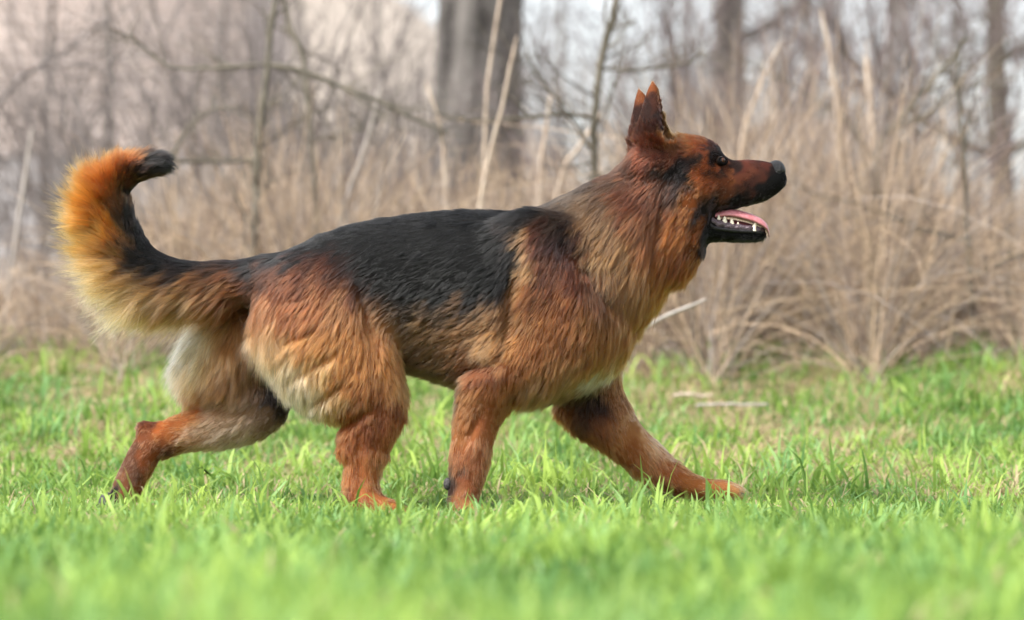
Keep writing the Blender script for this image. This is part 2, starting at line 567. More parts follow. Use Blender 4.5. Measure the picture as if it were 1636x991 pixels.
SHL = ['bare twiggy shrub at the left edge below the slanting branch', 'bare twiggy shrub directly behind the tail\'s outer bend', 'bare twiggy shrub just right of the tail tip', 'bare twiggy shrub left of the lichen spotted sapling\'s foot', 'bare twiggy shrub above the croup, by the grey leaning stem', 'bare twiggy shrub above the middle of the black saddle', 'low bare shrub at the left foot of the thick trunk']
for i, (px, d, h) in enumerate([(20, 13, 1.2), (130, 15, 1.5), (240, 12.5, 1.2), (350, 14, 1.5), (470, 13, 1.4), (590, 15, 1.6), (660, 12.5, 1.2)]):
    bare_shrub(90 + i, px, d, h * 1.1, 15, SHL[i], m_twig_grey, 'bare shrubs left of the thick trunk')
SHR = ['bare twiggy shrub above the withers, right of the thick trunk', 'bare twiggy shrub directly behind the dog\'s ears', 'bare twiggy shrub directly above the dog\'s forehead', 'bare twiggy shrub just right of the dog\'s nose', 'bare twiggy shrub round the forked mossy sapling\'s foot', 'bare twiggy shrub left of the slim brown sapling', 'bare twiggy shrub at the right edge of the picture']
for i, (px, d, h) in enumerate([(880, 13, 1.6), (1000, 15, 1.9), (1100, 13.5, 1.7), (1300, 14, 2.0), (1420, 12.5, 1.7), (1520, 14.5, 2.1), (1620, 13, 1.8)]):
    bare_shrub(110 + i, px, d, h, 10, SHR[i], m_twig_mauve, 'bare shrubs right of the thick trunk')

# saplings that can be told apart, drawn as limbs with side twigs
def sapling(name, label, d, limbs, mat, seed, twigs=10, cat='sapling'):
    r = np.random.default_rng(seed)
    base = P(*limbs[0][0][0][:2], d)
    base[2] = gz(base[0], base[1]) - 0.03
    root = empty(name, tuple(base), label, cat)
    k = d / D0
    small = []
    for li, (pts, r0, r1) in enumerate(limbs):
        W = [P(px, py, d) + np.array([0, dy, 0]) for px, py, dy in [(p + (0,))[:3] for p in pts]]
        if li == 0:
            W[0][2] = base[2]
        C = spline(W, 8 * len(W))
        C += np.cumsum(r.normal(0, 0.0022 * k, C.shape), 0) * np.linspace(0, 1, len(C))[:, None]
        rr = np.linspace(r0, r1, len(C)) * 0.8 * S * k * (1 + 0.08 * r.normal(size=len(C)))
        V, Q = tubes([(C, rr)], 7)
        put("stem" if li == 0 else "branch", mesh_np("branch", V, Q), mat, root)
        for t in range(int(twigs * 1.8)):
            j = r.integers(2, len(C) - 1)
            dd = C[j] - C[j - 1]
            dd = dd / (np.linalg.norm(dd) + 1e-9) + r.normal(0, 0.7, 3)
            grow(r, C[j], dd, r.uniform(0.08, 0.35), rr[j] * 0.35 + 0.0006, 1, small, small, wig=0.13, kids=(1, 3), up=0.02)
    if small:
        V, Q = tubes(small, 3)
        put("twig", mesh_np("twig", V, Q), mat, root, kind='stuff')
    return root


sapling("sapling", 'upright lichen spotted sapling with long mossy side branches above the croup', 10.2,
        [([(400, 565), (408, 400), (412, 260), (425, 130), (440, -60)], 10, 6),
         ([(412, 105), (340, 107), (275, 104), (225, 70), (190, 40)], 5, 2),
         ([(418, 103), (480, 112), (540, 135), (600, 160), (660, 185), (720, 215)], 6, 3),
         ([(412, 256), (340, 256), (272, 252), (300, 205), (335, 174), (390, 168)], 5, 2)], m_moss, 1, 12)
sapling("sapling", 'thin dark sapling stem bending left at the top beside the lichen spotted one', 10.6,
        [([(520, 565), (505, 300), (492, 110), (475, 50), (462, -60)], 7, 5),
         ([(490, 230), (540, 215), (600, 200), (640, 175)], 3, 1.2)], m_moss, 2, 8)
sapling("sapling", 'dark curved sapling rising just left of the dog\'s ears', 10.0,
        [([(945, 570), (950, 400), (952, 230), (962, 120), (980, 40), (1000, -60)], 8, 7),
         ([(952, 190), (900, 183), (830, 190), (760, 200), (690, 190)], 4.5, 2),
         ([(956, 110), (1020, 112), (1090, 100), (1130, 75)], 3.5, 1.4),
         ([(952, 250), (905, 180), (860, 120), (832, 85)], 4, 2)], m_bark_dark, 3, 12)
sapling("sapling", 'forked sapling leaning right with a mossy elbow, above right of the muzzle', 11.0,
        [([(1385, 570), (1400, 400), (1400, 240), (1440, 180), (1500, 110), (1540, 50)], 7, 4),
         ([(1420, 210), (1470, 190), (1530, 150), (1600, 140)], 4, 1.5),
         ([(1400, 260), (1350, 190), (1290, 150), (1180, 75)], 3.5, 1.5)], m_moss, 4, 14)
sapling("sapling", 'straight slim brown sapling near the right edge', 10.2,
        [([(1558, 585), (1555, 480), (1552, 350), (1550, 180), (1546, 60)], 6.5, 3),
         ([(1556, 440), (1600, 420), (1650, 398), (1720, 370)], 5, 2.5),
         ([(1553, 385), (1470, 365), (1390, 335), (1320, 310), (1255, 280)], 4.5, 1.8)], m_bark_dark, 5, 10)
sapling("sapling", 'slanting blurred branch of a sapling at the upper left corner', 13,
        [([(-60, 570), (-40, 300), (0, 165), (60, 110), (120, 70), (180, 20)], 7, 3),
         ([(60, 112), (110, 108), (160, 122), (240, 100)], 3, 1.5)], m_twig_grey, 6, 12)


def dry_stem(label, d, pts, r0, r1, mat, seed, name='dry_stem', ground=True, group=None, cat='stem'):
    r = np.random.default_rng(seed)
    W = np.array([P(px, py, d) for px, py in pts])
    if ground:
        W[0][2] = gz(W[0][0], W[0][1]) - 0.02
    C = spline(W, 16)
    k = d / D0 * S
    C[1:-1] += r.normal(0, 0.5 * k, C[1:-1].shape)
    rr = np.linspace(r0, r1, 16) * 0.55 * k * (1 + 0.05 * r.normal(size=16))
    rr[-1] *= 0.5
    V, Q = tubes([(C, rr)], 8)
    V -= W[0]
    me = mesh_np("dry_stem", V, Q, tris=None)
    o = link(name, me, mat, None, label, cat, group)
    o.location = W[0]
    return o


dry_stem('pale straight dry stem leaning right in front of the thick trunk', 9.9, [(735, 560), (768, 322), (795, 200), (826, 58)], 6.5, 4.5, m_pale, 1)
dry_stem('pale upright dry stem just left of the leaning one before the trunk', 10.4, [(762, 560), (772, 322), (780, 130), (806, -40)], 6, 4.5, m_pale, 2)
dry_stem('grey weathered stem leaning right above the croup', 10.6, [(500, 560), (552, 330), (585, 230), (612, 128)], 8, 6, m_greystem, 3)
dry_stem('grey weathered stem at the far left edge behind the tail', 10.8, [(-2, 575), (12, 480), (28, 360), (52, 205)], 7, 6, m_greystem, 4)
dry_stem('pinkish upright stem before the foot of the thick trunk', 10.2, [(722, 560), (712, 300), (703, 200), (680, 130)], 7, 4, m_pale, 5)
dry_stem('pale stem between the trunk and the dog\'s neck', 10.4, [(850, 560), (862, 300), (868, 240), (880, 150)], 8, 5, m_pale, 6)
dry_stem('pale stem leaning right close behind the dog\'s nape', 10.5, [(845, 440), (893, 300), (925, 235), (962, 180)], 8, 5, m_pale, 7)
dry_stem('tall pale stem rising above the middle of the thicket', 10.9, [(1352, 580), (1345, 300), (1332, 130), (1312, 15)], 8, 5, m_pale, 8)
dry_stem('yellowish broad dry stem right of the tall pale one', 11.2, [(1398, 580), (1402, 300), (1392, 180), (1384, 90)], 11, 8, m_pale, 9)
dry_stem('pale stem fanning right above the dog\'s muzzle', 10.8, [(1140, 560), (1182, 250), (1210, 150), (1250, 62)], 7, 4, m_pale, 10)
dry_stem('slim pinkish stem right of the muzzle tip in the thicket', 10.8, [(1500, 585), (1497, 300), (1510, 230), (1505, 170)], 6, 4, m_pale, 11)
dry_stem('pale bare stick poking up right from behind the dog\'s chest', 8.6, [(945, 690), (978, 580), (1030, 523), (1129, 478)], 7, 5, m_greystem, 12, 'stick', True, cat='stick')
dry_stem('straight brown stick lying flat on the grass right of the chest', 8.78, [(1112, 648), (1150, 646), (1190, 647), (1228, 646)], 4, 4, m_greystem, 13, 'fallen_stick', False, cat='stick')
dry_stem('short pale stick lying in the straw behind the far foreleg', 9.05, [(1075, 632), (1100, 630), (1120, 633), (1140, 631)], 5, 4, m_pale, 14, 'fallen_stick', False, cat='stick')
dry_stem('thin brown twig in the grass at the left edge', 8.05, [(-20, 733), (5, 727), (30, 722), (54, 714)], 3, 1.5, m_bark_dark, 15, 'fallen_twig', False, cat='twig')


# the tangle of dead grass and weeds: nobody could count it
def thicket():
    r = np.random.default_rng(5)
    polys_pts, cols = [], []
    n = 15000
    px = np.concatenate([r.uniform(940, 1760, 11500), r.uniform(240, 960, 9000), r.uniform(-120, 300, 3600), r.uniform(1740, 2150, 2600), r.uniform(-480, -110, 1600)])
    n = len(px)
    d = 9.9 + 0.35 * np.sin(px / 47.0) + 0.3 * np.sin(px / 19.0 + 1) + r.gamma(2.0, 0.75, n)
    # how high the growth stands, in metres, along the picture
    hx = np.array([-150, 0, 200, 280, 420, 560, 700, 850, 980, 1060, 1150, 1250, 1330, 1450, 1560, 1700])
    hh = np.array([.30, .30, .36, .58, .72, .66, .58, .55, .60, .62, .80, .74, .80, .62, .50, .5])
    L = np.interp(px, hx, hh) * r.uniform(0.35, 1.35, n) ** 1.0
    x = (px - 818) * S * d / D0
    y = d - D0
    z = gz(x, y) - 0.01
    a = r.uniform(0, 2 * np.pi, n)
    L = np.where((px > 1070) & (px < 1400), L * 1.12, L)
    lean = np.abs(r.normal(0.32, 0.34, n))
    curl = r.normal(0.35, 0.55, n)
    seg = 6
    flat = r.random(n) < 0.22                     # broken and lying
    lean = np.where(flat, r.uniform(0.9, 1.45, n), lean)
    zoff = np.where(flat, r.uniform(0, 0.6, n) * L, 0)
    t = np.linspace(0, 1, seg)
    pts = np.zeros((n, seg, 3))
    cur = np.stack([x, y, z + zoff], -1)
    pts[:, 0] = cur
    hn = r.normal(0, 0.16, (n, seg))
    for s in range(1, seg):
        th = lean + curl * t[s]
        hd = a + hn[:, s]
        cur = cur + (L / (seg - 1))[:, None] * np.stack([np.sin(th) * np.cos(hd), np.sin(th) * np.sin(hd), np.cos(th)], -1)
        pts[:, s] = cur
    pts[:, :, 2] = np.maximum(pts[:, :, 2], z[:, None] + 0.005)
    arch = (px > 1070) & (px < 1400) & (r.random(n) < 0.2)
    rad = r.uniform(0.0012, 0.0034, n) * 0.8 * np.where(arch, 1.1, 1) * np.where((r.random(n) < 0.05) & ~arch & ~flat, 1.5, 1.0) * np.where(flat, 0.7, 1.0)
    # ribbons of a crossed pair so they have body from every side
    T = np.gradient(pts, axis=1)
    T /= np.linalg.norm(T, axis=2)[:, :, None] + 1e-9
    ref = r.normal(size=(n, 1, 3))
    A = np.cross(T, ref); A /= np.linalg.norm(A, axis=2)[:, :, None] + 1e-9
    B = np.cross(T, A)
    rr = rad[:, None] * np.linspace(1, 0.35, seg)[None]
    ang = np.array([0, 2.094, 4.189])
    ring = pts[:, :, None] + rr[:, :, None, None] * (A[:, :, None] * np.cos(ang)[None, None, :, None] + B[:, :, None] * np.sin(ang)[None, None, :, None])
    V = ring.reshape(-1, 3)
    i = np.arange(seg - 1)[:, None] * 3
    j = np.arange(3)[None]
    q1 = np.stack([i + j, i + (j + 1) % 3, i + 3 + (j + 1) % 3, i + 3 + j], -1).reshape(-1, 4)
    Q = (q1[None] + (np.arange(n) * seg * 3)[:, None, None]).reshape(-1, 4)
    tan = np.array([0.66, 0.50, 0.35]); brown = np.array([0.20, 0.14, 0.11]); grey = np.array([0.44, 0.38, 0.34])
    m = r.random((n, 1))
    c = np.where(m < 0.50, tan, np.where(m < 0.76, brown, grey)) * r.uniform(0.55, 1.2, (n, 1)) * np.where(arch, 1.15, 1.0)[:, None]
    me = mesh_np("dry_thicket", V, Q)
    add_color(me, 'Col', np.repeat(c, seg * 3, axis=0))
    link("dry_thicket", me, m_dry, None, 'tangle of tan dead grass and weeds along the edge behind the dog', 'dry grass', kind='stuff')


thicket()
# ------------------------------------------------------------------ the dog
# Body worked out in "photo pixel" units: u right, v down, w away from the camera; S turns them into metres.
def W3(q):
    q = np.asarray(q, float)
    return np.stack([(q[..., 0] - 818) * S, q[..., 2] * S, (820 - q[..., 1]) * S], -1)


# torso sections: u, top, bottom, half width
TORSO = np.array([
    (385, 436, 452, 10), (400, 424, 478, 36), (430, 411, 520, 62), (470, 396, 548, 82), (520, 372, 566, 92), (570, 357, 574, 95), (620, 348, 584, 96),
    (660, 343, 594, 98), (700, 338, 606, 102), (750, 336, 622, 107), (800, 338, 634, 110), (850, 340, 638, 110),
    (900, 345, 632, 106), (940, 375, 618, 98), (980, 425, 590, 80), (1003, 478, 560, 50), (1015, 512, 530, 12)], float)
# limbs and neck: lists of (u, v, w, radius in the picture plane, radius in depth)
CH = {
    'neck': (26, [(905, 462, 0, 120, 96), (955, 418, 0, 116, 86), (1000, 377, 0, 101, 76), (1042, 338, 0, 80, 64)]),
    'skull': (22, [(1050, 288, 0, 56, 54), (1084, 272, 0, 54, 56), (1112, 268, 0, 48, 52), (1132, 274, 0, 40, 44)]),
    'cheek': (20, [(1066, 322, 0, 58, 60), (1098, 322, 0, 46, 56)]),
    'ruff': (14, [(1088, 352, 0, 44, 60), (1084, 385, 0, 46, 58), (1076, 416, 0, 34, 46)]),
    'muzzle': (12, [(1118, 296, 0, 44, 46), (1150, 296, 0, 42, 36), (1180, 293, 0, 38, 29), (1210, 290, 0, 33.5, 25), (1228, 287, 0, 26, 21), (1239, 287, 0, 18, 16)]),
    'jaw': (9, [(1092, 348, 0, 42, 46), (1120, 362, 0, 27, 36), (1148, 372, 0, 14.5, 26), (1180, 376, 0, 10.5, 20), (1206, 376, 0, 9.5, 15), (1217, 375, 0, 7.5, 10)]),
    'nhind': (15, [(492, 474, -48, 72, 44), (518, 514, -60, 104, 46), (542, 566, -68, 98, 46), (580, 612, -72, 70, 44), (600, 652, -72, 50, 38), (592, 698, -70, 39, 28),
                   (582, 745, -68, 29, 23), (582, 785, -68, 29, 25), (598, 808, -68, 26, 32), (628, 815, -68, 19, 32), (648, 820, -68, 12, 26)]),
    'nhock': (12, [(565, 690, -70, 20, 20), (560, 715, -70, 17, 18)]),
    'fhind': (24, [(470, 474, 50, 66, 44), (425, 525, 60, 80, 46), (368, 592, 64, 82, 44), (402, 645, 66, 56, 40), (350, 674, 66, 44, 34), (300, 690, 66, 32, 28), (258, 704, 66, 29, 25), (232, 716, 66, 26, 23),
                   (212, 750, 66, 25, 22), (198, 778, 66, 24, 24), (186, 800, 66, 20, 27), (172, 818, 66, 13, 28), (150, 828, 66, 8, 24)]),
    'fhock': (10, [(244, 692, 66, 14, 14), (224, 688, 66, 14, 15)]),
    'nfore': (16, [(852, 420, -66, 84, 40), (900, 490, -66, 86, 44), (860, 556, -72, 74, 44), (800, 592, -78, 52, 40), (776, 632, -78, 44, 33), (761, 678, -77, 35, 27), (752, 728, -76, 31, 25),
                   (746, 766, -76, 26, 23), (741, 796, -76, 24, 27), (750, 812, -76, 22, 31), (772, 820, -76, 14, 29)]),
    'ffore': (18, [(930, 560, 52, 66, 40), (948, 612, 60, 46, 36), (962, 655, 62, 40, 32), (990, 692, 63, 36, 28), (1028, 730, 64, 33, 26), (1062, 757, 64, 29, 25), (1096, 775, 64, 22, 26), (1128, 784, 64, 17, 30), (1160, 785, 64, 15, 30), (1180, 789, 64, 10, 26)]),
    'felbow': (26, [(968, 668, 62, 36, 26), (930, 662, 62, 28, 24), (905, 656, 62, 16, 18)]),
    'tail': (22, [(430, 446, 0, 34, 34), (380, 450, 0, 34, 32), (320, 453, 0, 35, 32), (270, 446, 0, 35, 32), (224, 424, -2, 36, 32), (194, 384, -4, 36, 32), (179, 342, -6, 34, 30), (177, 308, -8, 31, 28), (197, 281, -10, 26, 25), (228, 267, -12, 20, 20), (254, 260, -12, 12, 13)]),
    'earbase': (14, [(1032, 262, -38, 30, 24), (1058, 268, -44, 20, 16)]),
    'earbase_far': (14, [(1032, 262, 38, 30, 24), (1058, 268, 44, 20, 16)]),
}
for _n, (_u, _v, _w, _du, _dv) in {'nh': (612, 812, -68, 44, 9), 'nf': (748, 811, -76, 32, 11), 'ff': (1140, 784, 64, 46, 6), 'fh': (176, 812, 66, -34, 18)}.items():
    for _k, _dw in enumerate((-22, -8, 8, 22)):
        _r = 0.82 if abs(_dw) > 15 else 1.0
        CH['toe_%s_%d' % (_n, _k)] = (5, [(_u, _v, _w + _dw * 0.8, 12, 10), (_u + _du * 0.6 * _r, _v + _dv * 0.35, _w + _dw, 12, 10.5), (_u + _du * _r, _v + _dv, _w + _dw, 8.5, 8.5)])
CHS = {k: (kk, spline(np.array(c, float), 5 * (len(c) - 1) + 1)) for k, (kk, c) in CH.items()}


def chain_sdf(X, C, p=2.0):
    best = np.full(len(X), 1e6)
    for a, b in zip(C[:-1], C[1:]):
        ab = b[:2] - a[:2]
        L2 = ab @ ab + 1e-9
        t = np.clip(((X[:, 0] - a[0]) * ab[0] + (X[:, 1] - a[1]) * ab[1]) / L2, 0, 1)
        r = a[3] + (b[3] - a[3]) * t
        rd = a[4] + (b[4] - a[4]) * t
        du = X[:, 0] - a[0] - ab[0] * t
        dv = X[:, 1] - a[1] - ab[1] * t
        dw = (X[:, 2] - a[2] - (b[2] - a[2]) * t) * (r / rd)
        if p == 2.0:
            l = np.sqrt(du * du + dv * dv + dw * dw)
        else:                      # boxier section for the jaws
            l = ((du * du + dv * dv) ** (p / 2) + np.abs(dw) ** p) ** (1 / p)
        d = (l - r) * np.minimum(1, rd / r) ** 0.5
        np.minimum(best, d, out=best)
    return best


def torso_sdf(X):
    u = X[:, 0]
    top = np.interp(u, TORSO[:, 0], TORSO[:, 1])
    bot = np.interp(u, TORSO[:, 0], TORSO[:, 2])
    hw = np.interp(u, TORSO[:, 0], TORSO[:, 3])
    c = 0.5 * (top + bot)
    a = np.maximum(0.5 * (bot - top), 4)
    v = (X[:, 1] - c) / a
    # narrower towards the spine and the sternum
    ww = X[:, 2] / hw
    rr = (np.abs(v) ** 2.2 + np.abs(ww) ** 2.2) ** (1 / 2.2)
    d = (rr - 1) * np.minimum(a, hw) * 0.9
    out = np.maximum(385 - u, u - 1015)
    return np.where(out > 0, np.maximum(d, 0) + out, d)


def ear_sdf(X, tip, base, side):
    """pricked ear: flattened cone, scooped from the front"""
    tip = np.array(tip, float); base = np.array(base, float)
    ax = tip - base
    L = np.linalg.norm(ax)
    ax /= L
    t = ((X - base) @ ax) / L
    tc = np.clip(t, 0, 1)
    q = X - base - (tc * L)[:, None] * ax
    rt = 40 * (1 - tc) ** 0.80 * (1 - 0.25 * np.exp(-((tc - 0.0) / 0.2) ** 2)) + 3.2
    qu, qv, qw = q[:, 0], q[:, 1], q[:, 2]
    d = np.sqrt(qu ** 2 + qv ** 2 + (qw * 1.15) ** 2) - rt
    # scoop: the same cone shifted forward and outward
    q2 = q - np.array([15, -2, side * 3])[None]
    d2 = np.sqrt(q2[:, 0] ** 2 + q2[:, 1] ** 2 + (q2[:, 2] * 1.1) ** 2) - (rt * 0.74)
    d2 = np.maximum(d2, -(t - 0.18) * L)
    return np.maximum(d, -d2)


EARS = [((1041, 137, -42), (1048, 254, -40), -1), ((1023, 143, 38), (1046, 252, 40), 1)]


def smin(a, b, k):
    h = np.clip(0.5 + 0.5 * (b - a) / k, 0, 1)
    return b + (a - b) * h - k * h * (1 - h)


def dent(f, X, c, r, depth):
    d2 = ((X - np.array(c)) ** 2 / np.array(r) ** 2).sum(1)
    return f + depth * np.exp(-d2)


CREASE = [((582, 462), (602, 570), 11, 13), ((470, 600), (545, 560), 8, 9), ((500, 640), (565, 605), 8, 9), ((905, 395), (985, 495), 13, 13), ((836, 375), (812, 530), 11, 8),
          ((740, 592), (805, 572), 10, 12), ((548, 682), (612, 640), 8, 6), ((450, 545), (520, 520), 8, 7), ((770, 655), (742, 712), 7, 6), ((1062, 295), (1044, 420), 10, 9)]


def creases(f, X):
    for a, b_, r, dep in CREASE:
        a = np.array(a, float); ab = np.array(b_, float) - a
        lo = np.minimum(a, a + ab) - 3 * r; hi = np.maximum(a, a + ab) + 3 * r
        m = (X[:, 0] > lo[0]) & (X[:, 0] < hi[0]) & (X[:, 1] > lo[1]) & (X[:, 1] < hi[1]) & (np.abs(X[:, 2]) > 30)
        q = X[m][:, :2] - a
        t = np.clip((q @ ab) / (ab @ ab), 0, 1)
        d2 = ((q - t[:, None] * ab) ** 2).sum(1)
        f[m] += dep * np.exp(-d2 / (r * r)) * np.sin(np.pi * (0.1 + 0.8 * t))
    return f


def body_sdf(X, box=None):
    f = torso_sdf(X)
    for k, (kk, C) in CHS.items():
        rm = C[:, 3].max() + 34
        lo = C[:, :3].min(0) - rm
        hi = C[:, :3].max(0) + rm
        m = np.all((X >= lo) & (X <= hi), axis=1)
        if not m.any():
            continue
        f[m] = smin(f[m], chain_sdf(X[m], C, (2.9 if k == 'muzzle' else 2.4) if k in ('muzzle', 'jaw') else 2.0), kk)
    for tip, base, side in EARS:
        m = (X[:, 0] > 960) & (X[:, 0] < 1115) & (X[:, 1] < 310) & (X[:, 2] * side > -10)
        f[m] = smin(f[m], ear_sdf(X[m], tip, base, side), 11)
    m = X[:, 0] > 1000
    Y = X[m]
    g = f[m]
    for s in (-1, 1):
        g = dent(g, Y, (1151, 259, s * 43), (15, 11, 13), 7)          # eye sockets
        g = dent(g, Y, (1139, 246, s * 40), (16, 8, 14), -4)         # brows
        g = dent(g, Y, (1168, 268, s * 36), (22, 12, 12), 4)
        g = dent(g, Y, (1040, 380, s * 72), (9, 60, 22), 7)           # fold behind the cheek ruff
        g = dent(g, Y, (1112, 300, s * 58), (30, 18, 16), -4)         # cheek bone
    g = dent(g, Y, (1164, 248, 0), (18, 12, 22), 5)                   # stop
    f[m] = g
    # muscle relief on the near and far side
    m = (X[:, 0] > 560) & (X[:, 0] < 900) & (np.abs(X[:, 2]) > 40)
    Y = X[m]
    g = f[m]
    for s in (-1, 1):
        g = dent(g, Y, (690, 560, s * 100), (50, 60, 40), 12)          # flank behind the ribs
        g = dent(g, Y, (578, 742, s * 95), (7, 55, 14), 5)             # tendon grooves of hind and fore leg
        g = dent(g, Y, (738, 722, s * 104), (6, 52, 14), 5)
        g = dent(g, Y, (612, 655, s * 112), (9, 40, 16), 7)
        g = dent(g, Y, (815, 470, s * 108), (16, 90, 40), 6)           # groove behind the shoulder
    f[m] = g
    return creases(f, X)


def surface_nets(F, origin, h):
    nx, ny, nz = F.shape
    neg = F < 0
    c = [neg[i:nx - 1 + i, j:ny - 1 + j, k:nz - 1 + k] for i in (0, 1) for j in (0, 1) for k in (0, 1)]
    cnt = sum(x.astype(np.int8) for x in c)
    act = (cnt > 0) & (cnt < 8)
    cell = -np.ones(act.shape, np.int64)
    I = np.argwhere(act)
    cell[act] = np.arange(len(I))
    acc = np.zeros((len(I), 3)); wt = np.zeros(len(I))
    cor = [(i, j, k) for i in (0, 1) for j in (0, 1) for k in (0, 1)]
    val = [F[I[:, 0] + a, I[:, 1] + b, I[:, 2] + d] for a, b, d in cor]
    for p in range(8):
        for q in range(p + 1, 8):
            if sum(abs(np.array(cor[p]) - np.array(cor[q]))) != 1:
                continue
            fa, fb = val[p], val[q]
            x = (fa < 0) != (fb < 0)
            t = np.where(x, fa / np.where(x, fa - fb, 1), 0)[:, None]
            pt = np.array(cor[p]) * (1 - t) + np.array(cor[q]) * t
            acc += np.where(x[:, None], pt, 0)
            wt += x
    V = (I + acc / wt[:, None]) * h + np.array(origin)
    Q = []
    for ax in range(3):
        sl0 = [slice(None)] * 3; sl1 = [slice(None)] * 3
        sl0[ax] = slice(0, -1); sl1[ax] = slice(1, None)
        x = neg[tuple(sl0)] != neg[tuple(sl1)]
        E = np.argwhere(x)
        o1, o2 = [a for a in range(3) if a != ax]
        E = E[(E[:, o1] > 0) & (E[:, o2] > 0) & (E[:, o1] < F.shape[o1] - 1) & (E[:, o2] < F.shape[o2] - 1)]
        ids = []
        for d1, d2 in ((1, 1), (0, 1), (0, 0), (1, 0)):
            c_ = E.copy(); c_[:, o1] -= d1; c_[:, o2] -= d2
            ids.append(cell[c_[:, 0], c_[:, 1], c_[:, 2]])
        q = np.stack(ids, 1)
        flip = neg[E[:, 0], E[:, 1], E[:, 2]]
        if ax == 1:
            flip = ~flip
        q[~flip] = q[~flip][:, ::-1]
        Q.append(q)
    return V, np.concatenate(Q)


H = 3.1
ax_u = np.arange(120, 1275, H); ax_v = np.arange(122, 850, H); ax_w = np.arange(-136, 137, H)
F = np.empty((len(ax_u), len(ax_v), len(ax_w)), np.float32)
VV, WW = np.meshgrid(ax_v, ax_w, indexing='ij')
step = 40
for i in range(0, len(ax_u), step):
    us = ax_u[i:i + step]
    X = np.stack([np.repeat(us, VV.size), np.tile(VV.ravel(), len(us)), np.tile(WW.ravel(), len(us))], -1)
    F[i:i + step] = body_sdf(X).reshape(len(us), len(ax_v), len(ax_w))
BV, BQ = surface_nets(F, (ax_u[0], ax_v[0], ax_w[0]), H)


def sdf_normal(X, e=1.2):
    g = np.stack([body_sdf(X + d) - body_sdf(X - d) for d in np.eye(3) * e], -1)
    return g / (np.linalg.norm(g, axis=1)[:, None] + 1e-9)


